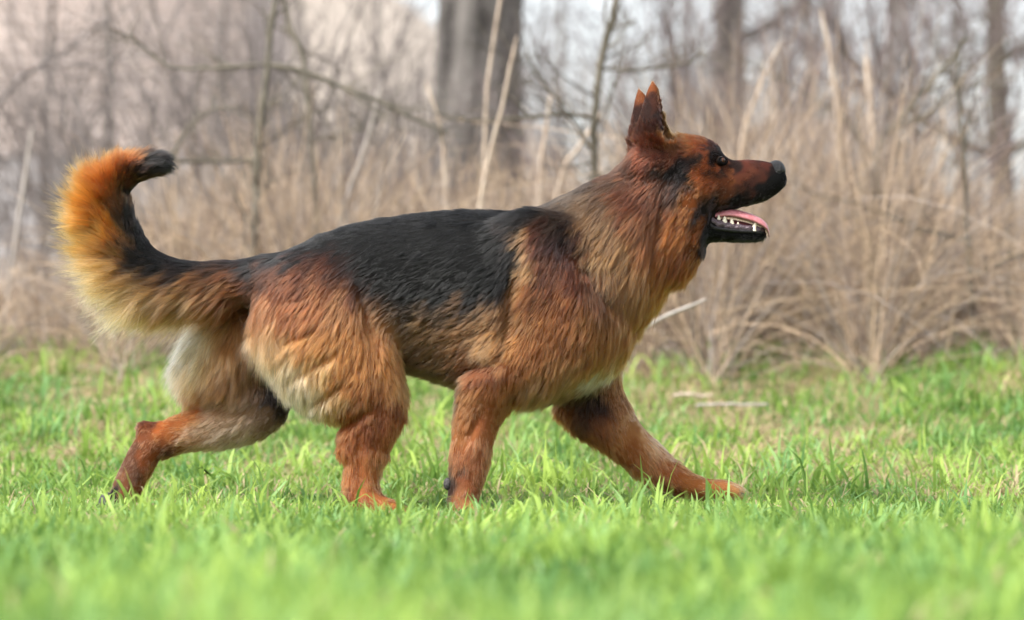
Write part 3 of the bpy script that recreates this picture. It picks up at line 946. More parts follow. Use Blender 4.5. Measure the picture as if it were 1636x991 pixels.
# ---- coat maps. Lists of (u, v, colour) read off the coat; blended between the points
COAT = {
 'body': [
  # saddle
  (430, 405, '1d1c20'), (480, 380, '19191d'), (540, 360, '17171b'), (600, 352, '17171b'), (660, 345, '16161a'), (720, 345, '17171b'), (780, 345, '1a1a1e'), (830, 345, '201d1d'),
  (560, 385, '1a181a'), (620, 400, '131317'), (680, 400, '111216'), (740, 400, '101216'), (790, 400, '121318'), (640, 440, '151418'), (700, 440, '111217'), (760, 440, '101217'), (800, 440, '16151a'),
  (600, 420, '191618'), (700, 465, '17161a'), (650, 465, '1d1a1c'), (770, 465, '18171b'), (815, 385, '231d1c'),
  (690, 495, '54402e'), (740, 492, '503a28'), (790, 490, '58402a'), (660, 492, '46362a'),
  (680, 530, '76542f'), (740, 530, '835a34'), (790, 520, '835a34'), (690, 580, '775838'), (740, 580, '80593a'), (720, 615, '6d5540'), (670, 600, '6b523a'),
  # pale seam behind the shoulder
  (838, 380, '8a6440'), (836, 420, 'a0764a'), (832, 460, '996a3e'), (815, 500, '94683f'), (800, 540, '9a7046'), (780, 562, '8f6a44'),
  # shoulder plate
  (870, 385, '4a2618'), (900, 390, '3c1f16'), (880, 430, '54290f'), (920, 430, '5a2c14'), (860, 470, '693916'), (900, 480, '7a4219'), (870, 520, '8a501f'), (920, 540, '93592a'), (850, 560, '955725'), (900, 590, '9a6635'),
  (860, 615, '9b7046'), (850, 640, '9c7a56'), (900, 630, '9a744c'), (930, 622, 'ab8560'), (952, 603, 'f4efe6'), (966, 590, 'efe6d8'), (940, 613, 'e4d8c6'), (935, 594, '94602f'), (958, 574, '955c2c'),
  (960, 560, '995e2c'), (950, 500, '8f5928'), (1000, 540, '8f5626'), (1010, 500, '935a26'), (1050, 470, '955721'), (1060, 440, '99591f'), (1095, 435, '8f531f'), (1090, 400, '99521a'),
  # neck
  (845, 333, '201e20'), (880, 315, '3a332d'), (915, 300, '433a31'), (950, 285, '3f332a'), (985, 268, '4a2d1e'), (890, 345, '4a3e32'), (930, 330, '5e4a36'), (970, 320, '5a4634'), (1010, 310, '5a321e'),
  (900, 365, '3a2a20'), (940, 370, '7a5c3c'), (980, 360, '7c5c3c'), (1020, 350, '7a4a2a'), (960, 410, '9c7448'), (1000, 400, '9a6f43'), (1035, 390, '8a4f24'), (980, 445, 'a4764a'), (950, 440, '5a3c26'), (968, 468, '543622'), (1015, 440, '96683a'), (990, 480, '8a5a2c'),
  # flank and croup under the saddle
  (430, 440, '4a2a1c'), (470, 430, '4f2a1a'), (520, 420, '45261a'), (560, 425, '33201a'), (600, 450, '1e1a1b'), (612, 490, '3c2e26'), (640, 520, '624730'), (655, 565, '6e5036'), (560, 500, '6d3d22'), (500, 500, '8a5030'), (410, 414, '1d1c20'), (450, 402, '1b1a1e'), (500, 376, '18181c'),
  # near foreleg
  (760, 590, '6f3c20'), (800, 590, '8d4f25'), (830, 600, '8f5527'), (750, 630, 'a06a3c'), (790, 630, '9b5b2b'), (820, 640, '9c5e2e'), (740, 680, 'a56b40'), (780, 680, 'a7633a'), (740, 730, '8d5230'), (770, 730, 'a15d38'), (722, 765, '3f2a20'), (755, 770, '9a5834'), (745, 805, 'a86c44'), (770, 820, 'b58050')],
 'near_hind': [
  # croup and near thigh
  (440, 436, '4a2a1c'), (490, 424, '4f2a1a'), (525, 412, '4a2719'), (565, 415, '3a221b'), (410, 414, '1d1c20'), (450, 402, '1b1a1e'), (500, 376, '18181c'), (470, 400, '1e1b1e'), (510, 388, '1d1a1d'), (470, 450, '6a3a22'), (520, 440, '713e22'), (570, 450, '6d3d22'), (600, 455, '7a4826'),
  (430, 480, '9a6340'), (410, 500, 'ba855a'), (470, 490, '935530'), (520, 480, '8f522b'), (560, 490, 'a06a3e'), (610, 490, 'b07540'), (625, 495, 'd8a46c'), (643, 515, 'e6b984'), (660, 550, 'edc598'), (662, 590, 'e0b078'), (600, 530, 'a86a34'),
  (420, 540, 'd0a67a'), (460, 540, 'c08b58'), (500, 530, 'ad6d38'), (550, 540, 'ab6b33'), (440, 590, 'd9bd96'), (480, 590, 'd6b184'), (520, 580, 'c8935a'), (570, 590, 'a9682f'), (620, 580, 'ad6d34'), (650, 610, 'c58a50'),
  (470, 635, 'ddc9a6'), (505, 640, 'd6bd96'), (540, 640, 'b98d5c'), (590, 640, '9b5a2c'), (635, 650, '8a4c29'), (640, 625, 'b1713c'), (560, 680, '8a4d28'), (600, 690, '7d4326'), (630, 690, '98562e'),
  (560, 730, '95552c'), (600, 740, 'a8663a'), (560, 775, '9c5a30'), (600, 780, 'ad6a3c'), (550, 805, '6d3a22'), (600, 810, '8a4b28'), (640, 820, 'ac6a36'),
  (470, 395, '1c1b1f'), (540, 385, '1a181b')],
 'head': [
  (1100, 214, '87461c'), (1130, 232, '7a3e1e'), (1080, 225, '8a5a30'), (1072, 212, 'a88052'), (1110, 245, '7a3b1c'), (1125, 265, '8e4a22'), (1140, 240, '3a211a'), (1152, 246, '241816'), (1150, 270, '3a231c'), (1165, 262, '3d221a'),
  (1090, 250, '6b3c20'), (1085, 285, '1a1415'), (1078, 305, '201816'), (1090, 262, '2a1c18'), (1082, 322, '2c1e19'), (1105, 290, '9a4f22'), (1120, 300, 'a85c28'), (1100, 330, 'a85a22'), (1140, 300, '8c4a24'), (1160, 290, '7c4224'), (1168, 288, 'a06238'),
  (1185, 262, '6e3626'), (1215, 260, '602f23'), (1180, 285, '78422d'), (1210, 285, '603426'), (1230, 272, '2e1a17'), (1240, 290, '1b1718'), (1225, 300, '201818'), (1190, 308, '4c2c22'), (1160, 312, '6e4029'), (1140, 330, '332019'), (1200, 324, '1c1817'), (1222, 275, '4a2a22'), (1195, 298, '563026'), (1165, 335, '1c1716'), (1135, 345, '171415'),
  (1125, 370, '151314'), (1150, 380, '121213'), (1190, 384, '121213'), (1215, 380, '151515'), (1110, 350, '8a4a1c'), (1090, 360, 'a05518'), (1060, 340, '84421c'), (1075, 380, '9c541c'), (1085, 420, '8c4822'), (1060, 420, '8a4c26'), (1100, 410, '8a4820'), (1040, 310, '6e361e'), (1050, 270, '5a2b1b'), (1020, 270, '6d331e'), (1105, 385, '7a4218'),
  (1045, 240, '552a1a'), (1030, 210, '45241a'), (1050, 200, '3a201a'), (1030, 175, '45251b'), (1045, 160, '5a3020'), (1040, 142, 'a05c30'), (1022, 148, '9a5a34'), (1066, 262, '6d3820'), (1070, 240, '7a4a2c')],
 'far_hind': [
  (330, 525, 'f4d6a4'), (295, 555, 'f8deb0'), (272, 600, 'f6d6a2'), (266, 640, 'd9a268'), (360, 540, 'b07c4a'), (400, 530, '9a6a40'), (318, 590, 'd0a06a'), (380, 590, '9c6e46'), (345, 560, 'c0905a'), (350, 615, 'a06c40'), (420, 580, '8a6040'), (310, 630, 'b98458'), (360, 640, '9c7858'), (410, 640, '9a7c64'), (440, 620, '2c221e'), (455, 650, '3a2b24'),
  (290, 655, 'b0602a'), (250, 675, 'b05a20'), (330, 680, 'a58468'), (380, 690, 'a88c74'), (430, 680, '8a6c58'), (300, 705, 'b08260'), (260, 710, '9a5828'), (222, 678, '5a3020'), (225, 700, '7a4222'), (210, 720, '5a3622'), (240, 730, '8f4c24'), (255, 725, '4f2d1e'), (225, 750, '8a4a26'), (195, 750, '5e3a26'), (190, 780, '7a4a2c'), (215, 790, '84482a'), (170, 800, '2a2320'), (205, 818, '6a3a22'), (150, 828, '3a2a22')],
 'far_fore': [
  (960, 600, '9c6030'), (990, 610, '9a6030'), (940, 640, '3f2416'), (905, 655, '8a5026'), (930, 670, '54301c'), (985, 650, 'a0663a'), (1000, 690, 'aa7042'), (1020, 680, 'd0ae8e'), (960, 700, '7c4522'), (1050, 720, 'c09068'), (1010, 735, '8f5328'), (1040, 745, 'a4683c'), (1075, 760, '98562c'), (1110, 775, 'a0602f'), (1150, 782, 'b0703c'), (1185, 785, 'bd8450'), (1060, 790, '7a4526')],
 'tail': [
  (258, 256, '17161a'), (240, 262, '1e1a1c'), (215, 255, '6e3a1c'), (190, 258, '965426'), (225, 275, '3a2418'), (160, 275, 'a8622c'), (200, 290, '5c3418'), (170, 310, 'a06028'), (140, 310, 'be7c3c'), (215, 310, '2a1d18'), (200, 340, '5a3a20'), (215, 360, '201a1a'), (170, 360, 'a5682a'), (130, 350, 'cc9456'), (150, 390, 'c08a48'), (190, 390, '6a4828'), (225, 395, '1f1a1b'),
  (120, 400, 'dcb885'), (170, 420, 'c09458'), (210, 430, '8a6638'), (245, 410, '1d191b'), (270, 418, '201b1d'), (310, 420, '221c1e'), (360, 418, '221d1e'), (400, 415, '211d20'), (270, 445, '6a4a2a'), (320, 445, '6b4628'), (370, 440, '6a3e24'), (410, 440, '6a3a22'), (200, 460, 'd6b47c'), (150, 450, 'e4cba0'), (250, 475, 'cba468'), (300, 470, 'a87c48'), (350, 470, '8a5a30'), (230, 505, 'ead4aa'), (290, 500, 'dcba84'), (340, 490, 'a87a48'), (390, 470, '7a4a28')],
}
# (u, v, length, lift degrees, flow u, flow v, sable share)
GROOM = {
 'near_hind': [(470, 450, 32, 14, -.6, .9, .2), (560, 430, 30, 14, -.7, .8, .3), (420, 510, 46, 18, -.25, 1, .1), (500, 520, 40, 18, -.55, .9, .15), (590, 500, 38, 24, -.2, .9, .1), (650, 540, 36, 34, .35, .8, .05), (655, 600, 30, 28, .2, 1, 0), (440, 600, 40, 24, -.15, 1, .05), (490, 630, 36, 26, -.15, 1, .1), (560, 600, 34, 18, -.4, .9, .05), (600, 660, 22, 18, -.1, 1, .2), (540, 690, 24, 24, -.2, 1, .1), (590, 740, 12, 14, -.05, 1, .1), (590, 800, 9, 14, .2, 1, 0), (640, 818, 7, 14, .7, .6, 0), (480, 410, 28, 12, -1, .3, .1)],
 'body': [(430, 405, 26, 12, -1, .15, .2), (520, 370, 28, 12, -1, .3, .1), (640, 350, 30, 13, -1, .2, .1), (780, 345, 32, 15, -1, .25, .2), (840, 330, 34, 18, -1, .35, .4), (900, 310, 36, 18, -1, .5, .8), (960, 290, 32, 18, -.9, .6, .8),
          (640, 430, 26, 10, -1, .35, 0), (760, 430, 26, 10, -1, .4, 0), (740, 530, 28, 12, -1, .35, .5), (690, 590, 26, 14, -1, .5, .5), (720, 620, 26, 18, -.9, .7, .3), (836, 430, 36, 22, -.8, .9, .3), (790, 550, 40, 22, -.9, .8, .1),
          (880, 420, 28, 12, -.5, 1, .3), (940, 380, 36, 18, -.7, 1, .8), (1000, 370, 40, 18, -.7, 1, .6), (960, 440, 44, 24, -.5, 1, .8), (1020, 440, 44, 22, -.6, 1, .4), (1080, 430, 40, 26, -.4, 1, .2), (1050, 480, 40, 24, -.5, .9, .3),
          (880, 530, 30, 14, -.4, 1, .15), (960, 540, 36, 20, -.4, 1, .1), (1000, 540, 36, 22, -.3, 1, .1), (850, 640, 40, 25, -.5, 1, .2), (940, 615, 36, 20, -.7, .7, 0),
          
          
          (470, 440, 30, 14, -.7, .8, .2), (560, 440, 28, 14, -.8, .7, .2), (630, 540, 24, 10, -1, .4, .4),
          (760, 590, 26, 22, -.6, .8, .2), (810, 600, 22, 14, -.25, 1, .1), (740, 640, 22, 24, -.4, 1, .1), (790, 660, 14, 14, -.1, 1, .1), (750, 720, 12, 14, -.1, 1, .1), (745, 790, 8, 12, 0, 1, 0)],
 'head': [(1110, 220, 11, 16, -1, -.2, .1), (1130, 260, 7, 12, -1, .3, .1), (1090, 290, 16, 14, -.6, .8, .1), (1180, 280, 6, 14, -1, .25, .25), (1235, 285, 4.5, 12, -1, .3, 0), (1170, 325, 5.5, 14, -1, .3, .1), (1110, 320, 16, 14, -.7, .7, .1), (1150, 380, 5, 12, -1, .1, 0), (1115, 375, 12, 16, -.8, .5, 0), (1085, 370, 30, 22, -.4, 1, .15), (1085, 425, 36, 26, -.4, 1, .2), (1060, 320, 28, 18, -.6, .9, .15), (1030, 270, 20, 18, -.7, .6, .1),
          (1045, 230, 12, 18, -.2, -.9, .2), (1040, 185, 4.5, 12, 0, -1, .1), (1040, 145, 3.5, 10, 0, -1, 0), (1072, 215, 18, 30, -.3, -1, 0), (1068, 265, 14, 18, -.4, .4, .1)],
 'far_hind': [(300, 560, 46, 26, -.6, .9, .3), (270, 610, 36, 30, -.8, .6, .2), (370, 560, 46, 20, -.45, 1, .5), (420, 600, 30, 14, -.2, 1, .1), (350, 670, 16, 12, -.9, .35, .1), (420, 660, 18, 12, -.7, .6, .1), (270, 690, 11, 14, -1, .1, .1), (225, 690, 8, 14, -.4, .9, 0), (200, 760, 10, 14, -.4, 1, .1), (170, 815, 7, 12, -.5, .8, 0)],
 'far_fore': [(960, 610, 26, 18, 0, 1, .1), (920, 650, 26, 26, -.2, 1, .1), (960, 690, 26, 26, .4, .9, .1), (1010, 690, 14, 14, .5, .9, .05), (1050, 740, 12, 16, .6, .8, 0), (1110, 776, 9, 14, .9, .4, 0), (1170, 786, 8, 14, 1, .2, 0)],
 'tail': [(258, 258, 24, 30, 1, .1, 0), (238, 262, 28, 28, .9, -.1, 0), (215, 255, 26, 26, .6, -.5, .1), (180, 265, 34, 32, -.1, -.9, .05), (150, 300, 52, 44, -.6, -.75, .05), (215, 310, 14, 12, .1, -1, .1), (140, 350, 62, 48, -.95, -.35, 0), (190, 360, 30, 20, -.4, -.9, .15), (130, 400, 70, 50, -1, -.05, 0), (220, 390, 14, 12, -.3, -.9, .1), (170, 440, 74, 46, -.95, .35, 0), (230, 470, 70, 38, -.85, .6, .05), (290, 480, 62, 34, -.8, .6, .1), (350, 480, 50, 26, -.75, .65, .2), (260, 415, 18, 12, -1, .1, .1), (330, 418, 20, 12, -1, .1, .2), (320, 445, 40, 20, -.95, .3, .2), (400, 440, 32, 16, -.95, .3, .2)],
}
warpn = [Noise(31 + i, 46) for i in range(2)]
warpf = [Noise(51 + i, 17) for i in range(2)]


def idw(UV, pts, soft, power=3.0):
    P_ = np.array([[p[0], p[1]] for p in pts], float)
    out = np.zeros((len(UV), len(pts)), np.float32)
    for i, p in enumerate(P_):
        d2 = (UV[:, 0] - p[0]) ** 2 + (UV[:, 1] - p[1]) ** 2
        out[:, i] = (d2 + soft * soft) ** -power
    return out / out.sum(1, keepdims=True)


def group_weights(X):
    D = {
        'head': np.minimum.reduce([chain_sdf(X, CHS[k][1]) for k in ('skull', 'muzzle', 'jaw', 'cheek', 'ruff')]),
        'far_hind': np.minimum(chain_sdf(X, CHS['fhind'][1]), chain_sdf(X, CHS['fhock'][1])),
        'far_fore': np.minimum(chain_sdf(X, CHS['ffore'][1]), chain_sdf(X, CHS['felbow'][1])),
        'tail': chain_sdf(X, CHS['tail'][1]),
        'body': np.minimum.reduce([torso_sdf(X)] + [chain_sdf(X, CHS[k][1]) for k in ('neck', 'nfore')]),
        'near_hind': np.minimum(chain_sdf(X, CHS['nhind'][1]), chain_sdf(X, CHS['nhock'][1])),
    }
    for tip, base, side in EARS:
        D['head'] = np.minimum(D['head'], ear_sdf(X, tip, base, side))
    D['far_hind'] = np.where((X[:, 1] > 500) & (X[:, 2] > -5), D['far_hind'] - 3, D['far_hind'] + 40)
    D['near_hind'] = np.where(X[:, 2] < 0, D['near_hind'], D['near_hind'] + 40)
    D['far_fore'] = np.where(X[:, 2] > 5, D['far_fore'], D['far_fore'] + 40) + 60 * smooth01((600 - X[:, 1]) / 30)
    D['tail'] = D['tail'] + 40 * smooth01((X[:, 0] - 400) / 30)
    D['head'] = D['head'] + 40 * smooth01((1040 - X[:, 0] - 0.4 * (X[:, 1] - 260)) / 60) * (X[:, 1] > 245)
    keys = list(D)
    A = np.stack([D[k] for k in keys], 1)
    A = np.exp(-(A - A.min(1, keepdims=True)) / 5.0)
    A /= A.sum(1, keepdims=True)
    return keys, A


GAIN, SAT = 0.47, 1.0


def coat(X, jit=True):
    keys, A = group_weights(X)
    UV = X[:, :2].copy()
    if jit:
        for a in range(2):
            UV[:, a] += 6 * warpn[a](X) + 3.0 * warpf[a](X)
    col = np.zeros((len(X), 3)); gr = np.zeros((len(X), 5))
    for i, k in enumerate(keys):
        m = A[:, i] > 0.01
        if not m.any():
            continue
        cs = np.array([lin(p[2]) for p in COAT[k]])
        w = idw(UV[m], COAT[k], 7 if k == 'head' else 12, 2.5)
        col[m] += A[m, i:i + 1] * np.exp(w @ np.log(cs + 1e-4))
        g = np.array([p[2:] for p in GROOM[k]], float)
        w = idw(X[m, :2], GROOM[k], 14, 2.0)
        gr[m] += A[m, i:i + 1] * (w @ g)
    lum_ = (col @ np.array([.3, .55, .15]))[:, None]
    col = (lum_ + (col - lum_) * SAT) * GAIN
    col *= 1 + 0.35 * smooth01((lum_ - 0.18) / 0.3)
    col *= (0.36 + 0.64 * smooth01((lum_ - 0.008) / 0.05))      # the black of the saddle is truly black
    st_ = smooth01((X[:, 1] - 640) / 70)[:, None]                     # lighter golden stockings
    col *= 1 + st_ * np.array([0.62, 0.70, 0.72])
    return (col * np.array([1.05, 0.97, 0.93])).clip(0.002, 1), gr


# ---- the skin mesh
dog = empty("dog", (0, 0, 0), 'large black and tan shepherd dog trotting to the right with its mouth open', 'dog')
bcol, _ = coat(BV)
bme = mesh_np("body", W3(BV), BQ)
add_color(bme, 'Col', bcol * 0.7)
m_skin = material("coat_skin", attr='Col', rough=0.8, spec=0.15)
body = link("body", bme, m_skin, dog)

# ---- the fur: guide strands on the skin, each with a tuft of children
tri = np.concatenate([BQ[:, [0, 1, 2]], BQ[:, [0, 2, 3]]])
A_, B_, C_ = BV[tri[:, 0]], BV[tri[:, 1]], BV[tri[:, 2]]
area = 0.5 * np.linalg.norm(np.cross(B_ - A_, C_ - A_), axis=1)
cen = (A_ + B_ + C_) / 3
dens = area * np.where((cen[:, 0] > 1010) & (cen[:, 1] < 400), 2.2, 1.0)
# no hair inside the mouth or on the nose leather
inmouth = (cen[:, 0] > 1128) & (cen[:, 1] > 344 - 0.24 * (cen[:, 0] - 1130).clip(0)) & (cen[:, 1] < 363) & (np.abs(cen[:, 2]) < 60)
nose_z = ((cen[:, 0] - 1243) ** 2 + (cen[:, 1] - 273) ** 2) < 16 ** 2
dens = np.where(inmouth | nose_z, 0, dens)
NG, NCH, NP = 100000, 7, 5
cdf = np.cumsum(dens)
pick = np.searchsorted(cdf, rng.random(NG) * cdf[-1])
r1, r2 = np.sqrt(rng.random(NG)), rng.random(NG)
root = A_[pick] * (1 - r1)[:, None] + B_[pick] * (r1 * (1 - r2))[:, None] + C_[pick] * (r1 * r2)[:, None]
Nn = sdf_normal(root)
gcol, groom = coat(root)
Lh, lift, fu, fv, sable = groom.T
turb = [Noise(71 + i, 38) for i in range(3)]
turb2 = [Noise(81 + i, 14) for i in range(3)]
amp = 0.10 + 0.16 * smooth01((Lh - 30) / 25)
flow = np.stack([fu, fv, 0 * fu], -1)
flow /= np.linalg.norm(flow, axis=1)[:, None] + 1e-9
flow += amp[:, None] * (np.stack([n(root) for n in turb], -1) * 0.9 + np.stack([n(root) for n in turb2], -1) * 0.30) + rng.normal(0, 0.10, flow.shape)
Tn = flow - (flow * Nn).sum(1)[:, None] * Nn
tl = np.linalg.norm(Tn, axis=1)
Tn /= (tl + 1e-6)[:, None]
lift = np.radians(lift * np.where(Lh > 44, 0.85, np.where(Lh < 14, 1.3, 0.8)) * (1 + 0.35 * rng.normal(size=NG)).clip(0.3, 2.0)) 
# where the flow runs into the normal (edges of tail, breeches) the hair stands out
edge = ((flow * Nn).sum(1) / (np.linalg.norm(flow, axis=1) + 1e-9)).clip(0, 1)
lift = np.minimum(lift + 0.75 * edge, 1.35)
d0 = np.cos(lift)[:, None] * Tn + np.sin(lift)[:, None] * Nn
Lg = Lh * np.where(root[:, 0] < 400, 0.9 + 0.35 * smooth01((Lh - 35) / 30), np.where(Lh < 14, 1.1, 0.62 + 0.4 * smooth01((Lh - 36) / 12))) * (0.8 + 0.4 * rng.random(NG)) * (1 + 0.12 * turb2[0](root))
# near paws and the lips keep hair short
s = np.linspace(0, 1, NP)
G = root[:, None] + Lg[:, None, None] * (s[None, :, None] * d0[:, None]
      + (s ** 2)[None, :, None] * (0.22 * Tn[:, None] - (0.30 * np.sin(lift))[:, None, None] * Nn[:, None] + np.array([0, 0.10, 0])[None, None]))
from mathutils import kdtree
NS = 9000
sup = rng.choice(NG, NS, replace=False)
kd = kdtree.KDTree(NS)
for i_, p_ in enumerate(root[sup]):
    kd.insert(p_, i_)
kd.balance()
near = np.array([kd.find(p_)[1] for p_ in root])
pull = root[sup][near] - root
pull -= (pull * Nn).sum(1)[:, None] * Nn
pl_ = np.linalg.norm(pull, axis=1)
pull *= np.minimum(1, 14 / (pl_ + 1e-6))[:, None]
c2 = (0.30 + 0.35 * rng.random(NS))[near] * (0.28 * smooth01((Lh - 10) / 14) + 0.66 * smooth01((Lh - 28) / 14))
G += (s ** 1.3)[None, :, None] * (c2[:, None] * pull)[:, None]
suptone = rng.normal(0, 0.07, NS)[near]
Bn = np.cross(Nn, Tn)
NH = NG * NCH
gi = np.repeat(np.arange(NG), NCH)
th = rng.uniform(0, 2 * np.pi, NH)
sp = np.where((root[gi, 0] > 1010) & (root[gi, 1] < 400), 2.4, 3.4)
rad = sp * np.sqrt(rng.random(NH))
off = (np.cos(th) * rad)[:, None] * Tn[gi] + (np.sin(th) * rad)[:, None] * Bn[gi]
clump = (rng.beta(4, 3, NG) * smooth01((Lh - 6) / 22))[gi]
len_k = rng.uniform(0.62, 1.08, NH)
Hp = np.empty((NH, NP, 3), np.float32)
friz = rng.normal(0, 1, (NH, 3)) * (0.045 * Lg[gi])[:, None]
for k in range(NP):
    Hp[:, k] = root[gi] + (G[gi, k] - root[gi]) * len_k[:, None] + off * (1 - clump * s[k] ** 0.8)[:, None] + friz * s[k] ** 1.5
Hp -= (1.6 * Nn[gi])[:, None]
tone = np.exp((rng.normal(0, 0.12, NG) + suptone)[gi] + 0.07 * turb2[1](root)[gi] + rng.normal(0, 1, NH) * np.where(Lh[gi] < 9, 0.5, np.where(Lh[gi] < 14, 0.34, 0.24)))[:, None]
rc = gcol[gi] * tone
dark_clump = (rng.random(NG) < sable * 0.75)[gi]
dark_hair = rng.random(NH) < (0.12 + 0.5 * sable)[gi]
tipk = np.where(dark_clump & dark_hair, 0.16, np.where(dark_hair, 0.7, 1.12))[:, None]
tc_ = rc * tipk
lum = gcol.mean(1)[gi]
pale = lum > 0.30
rc = rc * 0.92
hc = bpy.data.hair_curves.new("fur")
hc.add_curves([NP] * NH)
hc.attributes['position'].data.foreach_set('vector', W3(Hp).astype(np.float32).ravel())
ra = hc.attributes.get('radius') or hc.attributes.new('radius', 'FLOAT', 'POINT')
r_root = np.where(Lg[gi] > 12, 0.28, 0.22) * 0.001
ra.data.foreach_set('value', (r_root[:, None] * np.array([1, 1, 0.85, 0.6, 0.18])[None]).astype(np.float32).ravel())
for nm, c in (('RootCol', rc), ('TipCol', tc_)):
    a = hc.attributes.new(nm, 'FLOAT_COLOR', 'CURVE')
    c4 = np.ones((NH, 4), np.float32)
    c4[:, :3] = c.clip(0.003, 0.95)
    a.data.foreach_set('color', c4.ravel())

m_fur = bpy.data.materials.new("fur")
m_fur.use_nodes = True
nt = m_fur.node_tree
nt.nodes.remove(nt.nodes['Principled BSDF'])
pa = nt.nodes.new('ShaderNodeAttribute'); pa.attribute_name = 'RootCol'
pb = nt.nodes.new('ShaderNodeAttribute'); pb.attribute_name = 'TipCol'
hi = nt.nodes.new('ShaderNodeHairInfo')
mx = nt.nodes.new('ShaderNodeMix'); mx.data_type = 'RGBA'
rmp = nt.nodes.new('ShaderNodeMapRange')
rmp.inputs[1].default_value = 0.35; rmp.inputs[2].default_value = 0.95
ph = nt.nodes.new('ShaderNodeBsdfHairPrincipled')
ph.parametrization = 'COLOR'
ph.inputs['Roughness'].default_value = 0.34
ph.inputs['IOR'].default_value = 1.40
ph.inputs['Radial Roughness'].default_value = 0.55
ph.inputs['Random Roughness'].default_value = 0.2
nt.links.new(hi.outputs['Intercept'], rmp.inputs[0])
nt.links.new(rmp.outputs[0], mx.inputs['Factor'])
nt.links.new(pa.outputs['Color'], mx.inputs[6])
nt.links.new(pb.outputs['Color'], mx.inputs[7])
nt.links.new(mx.outputs[2], ph.inputs['Color'])
nt.links.new(ph.outputs[0], nt.nodes['Material Output'].inputs[0])
fur = link("fur", hc, m_fur, body, kind='stuff')


# ---- nose, eyes, mouth
def ellipsoid(c, r, nu=24, nv=16, fn=None):
    a = np.linspace(0, 2 * np.pi, nu, endpoint=False)
    b = np.linspace(0, np.pi, nv)
    Bm, Am = np.meshgrid(b, a, indexing='ij')
    D = np.stack([np.cos(Bm), np.sin(Bm) * np.cos(Am), np.sin(Bm) * np.sin(Am)], -1).reshape(-1, 3)
    X = D * np.array(r)
    if fn:
        X = fn(X, D)
    X = X + np.array(c)
    ii = np.arange(nu * nv).reshape(nv, nu)
    Q = np.stack([ii[:-1], ii[1:], np.roll(ii, -1, 1)[1:], np.roll(ii, -1, 1)[:-1]], -1).reshape(-1, 4)
    return X, Q


def nose_shape(X, D):
    Y = X.copy()
    # flat front, grooved middle, two nostrils that open forward and to the side
    Y[:, 0] = np.where(D[:, 0] > 0, Y[:, 0] * 0.85, Y[:, 0])
    Y[:, 2] *= 1 - 0.22 * np.clip(D[:, 1], 0, 1)
    for s_ in (-1, 1):
        g = np.exp(-(((D[:, 0] - 0.70) / 0.26) ** 2 + ((D[:, 1] - 0.28) / 0.22) ** 2 + ((D[:, 2] - s_ * 0.62) / 0.24) ** 2))
        Y *= (1 - 0.6 * g)[:, None]
    Y *= (1 - 0.07 * np.exp(-(D[:, 2] / 0.10) ** 2) * (D[:, 0] > 0))[:, None]
    return Y


m_nose = material("nose_leather", rough=0.33, noise=(420, 2, (0.004, 0.004, 0.005), (0.010, 0.010, 0.011), (1, 1, 1)), bump=0.6, spec=0.35)
X, Q = ellipsoid((1240.5, 275, 0), (17.5, 19, 20), 48, 40, nose_shape)
link("nose", mesh_np("nose", W3(X), Q), m_nose, dog)

m_sclera = material("eye_ball", (0.015, 0.009, 0.006), rough=0.10, spec=0.22)
m_iris = material("eye_iris", (0.05, 0.02, 0.01), rough=0.15, spec=0.3)
m_pupil = material("eye_pupil", (0.003, 0.003, 0.003), rough=0.06, spec=0.5)
m_lid = material("eye_lid", (0.006, 0.005, 0.005), rough=0.9, spec=0.05)
for s_ in (-1, 1):
    c = np.array([1148.5, 259.5, s_ * 34])
    look = np.array([0.62, -0.12, s_ * 0.77]); look /= np.linalg.norm(look)
    X, Q = ellipsoid(c, (8.6, 8.0, 8.6), 28, 20)
    eye = link("eye", mesh_np("eye", W3(X), Q), m_sclera, dog)
    X, Q = ellipsoid(c + look * 5.0, (4.6, 4.9, 4.6), 24, 16)
    link("iris", mesh_np("iris", W3(X), Q), m_iris, eye)
    X, Q = ellipsoid(c + look * 7.6, (2.2, 2.2, 2.2), 20, 14)
    link("pupil", mesh_np("pupil", W3(X), Q), m_pupil, eye)
    a = np.linspace(0, 2 * np.pi, 26)
    side_ax = np.cross(look, [0, 1, 0]); side_ax /= np.linalg.norm(side_ax)
    up_ax = np.cross(side_ax, look)
    ring = c + look * 5.4 + np.outer(np.cos(a) * 8.6, side_ax) + np.outer(np.sin(a) * 4.7, up_ax)
    V, Q = tubes([(W3(ring), (2.6 + 0.9 * np.sin(a)) * S)], 6)
    link("eyelid", mesh_np("eyelid", V, Q), m_lid, eye)

m_tongue = material("tongue", rough=0.32, noise=(160, 3, (0.38, 0.12, 0.13), (0.54, 0.22, 0.24), (1, 1, 1)), bump=0.15, spec=0.5)
tg = spline(np.array([(1112, 354, 16, 9), (1140, 345, 19, 8), (1165, 342, 22, 9), (1190, 347, 22, 9), (1212, 355, 20, 8.5), (1225, 365, 16, 7), (1229, 377, 9, 4.5)], float), 26)
ringn = 20
aa = np.linspace(0, 2 * np.pi, ringn, endpoint=False)
V = []
for u, v, hw, hh in tg:
    ca, sa = np.cos(aa), np.sin(aa)
    V.append(np.stack([np.full(ringn, u), v + hh * 0.8 * sa + 4.0 * np.abs(ca) ** 2.0 - 2.0 + 2.0 * np.exp(-(ca / 0.25) ** 2) * (sa < 0), hw * ca], -1))
V = np.concatenate(V)
ii = np.arange(len(V)).reshape(-1, ringn)
Q = np.stack([ii[:-1], ii[1:], np.roll(ii, -1, 1)[1:], np.roll(ii, -1, 1)[:-1]], -1).reshape(-1, 4)
link("tongue", mesh_np("tongue", W3(V), Q), m_tongue, dog)

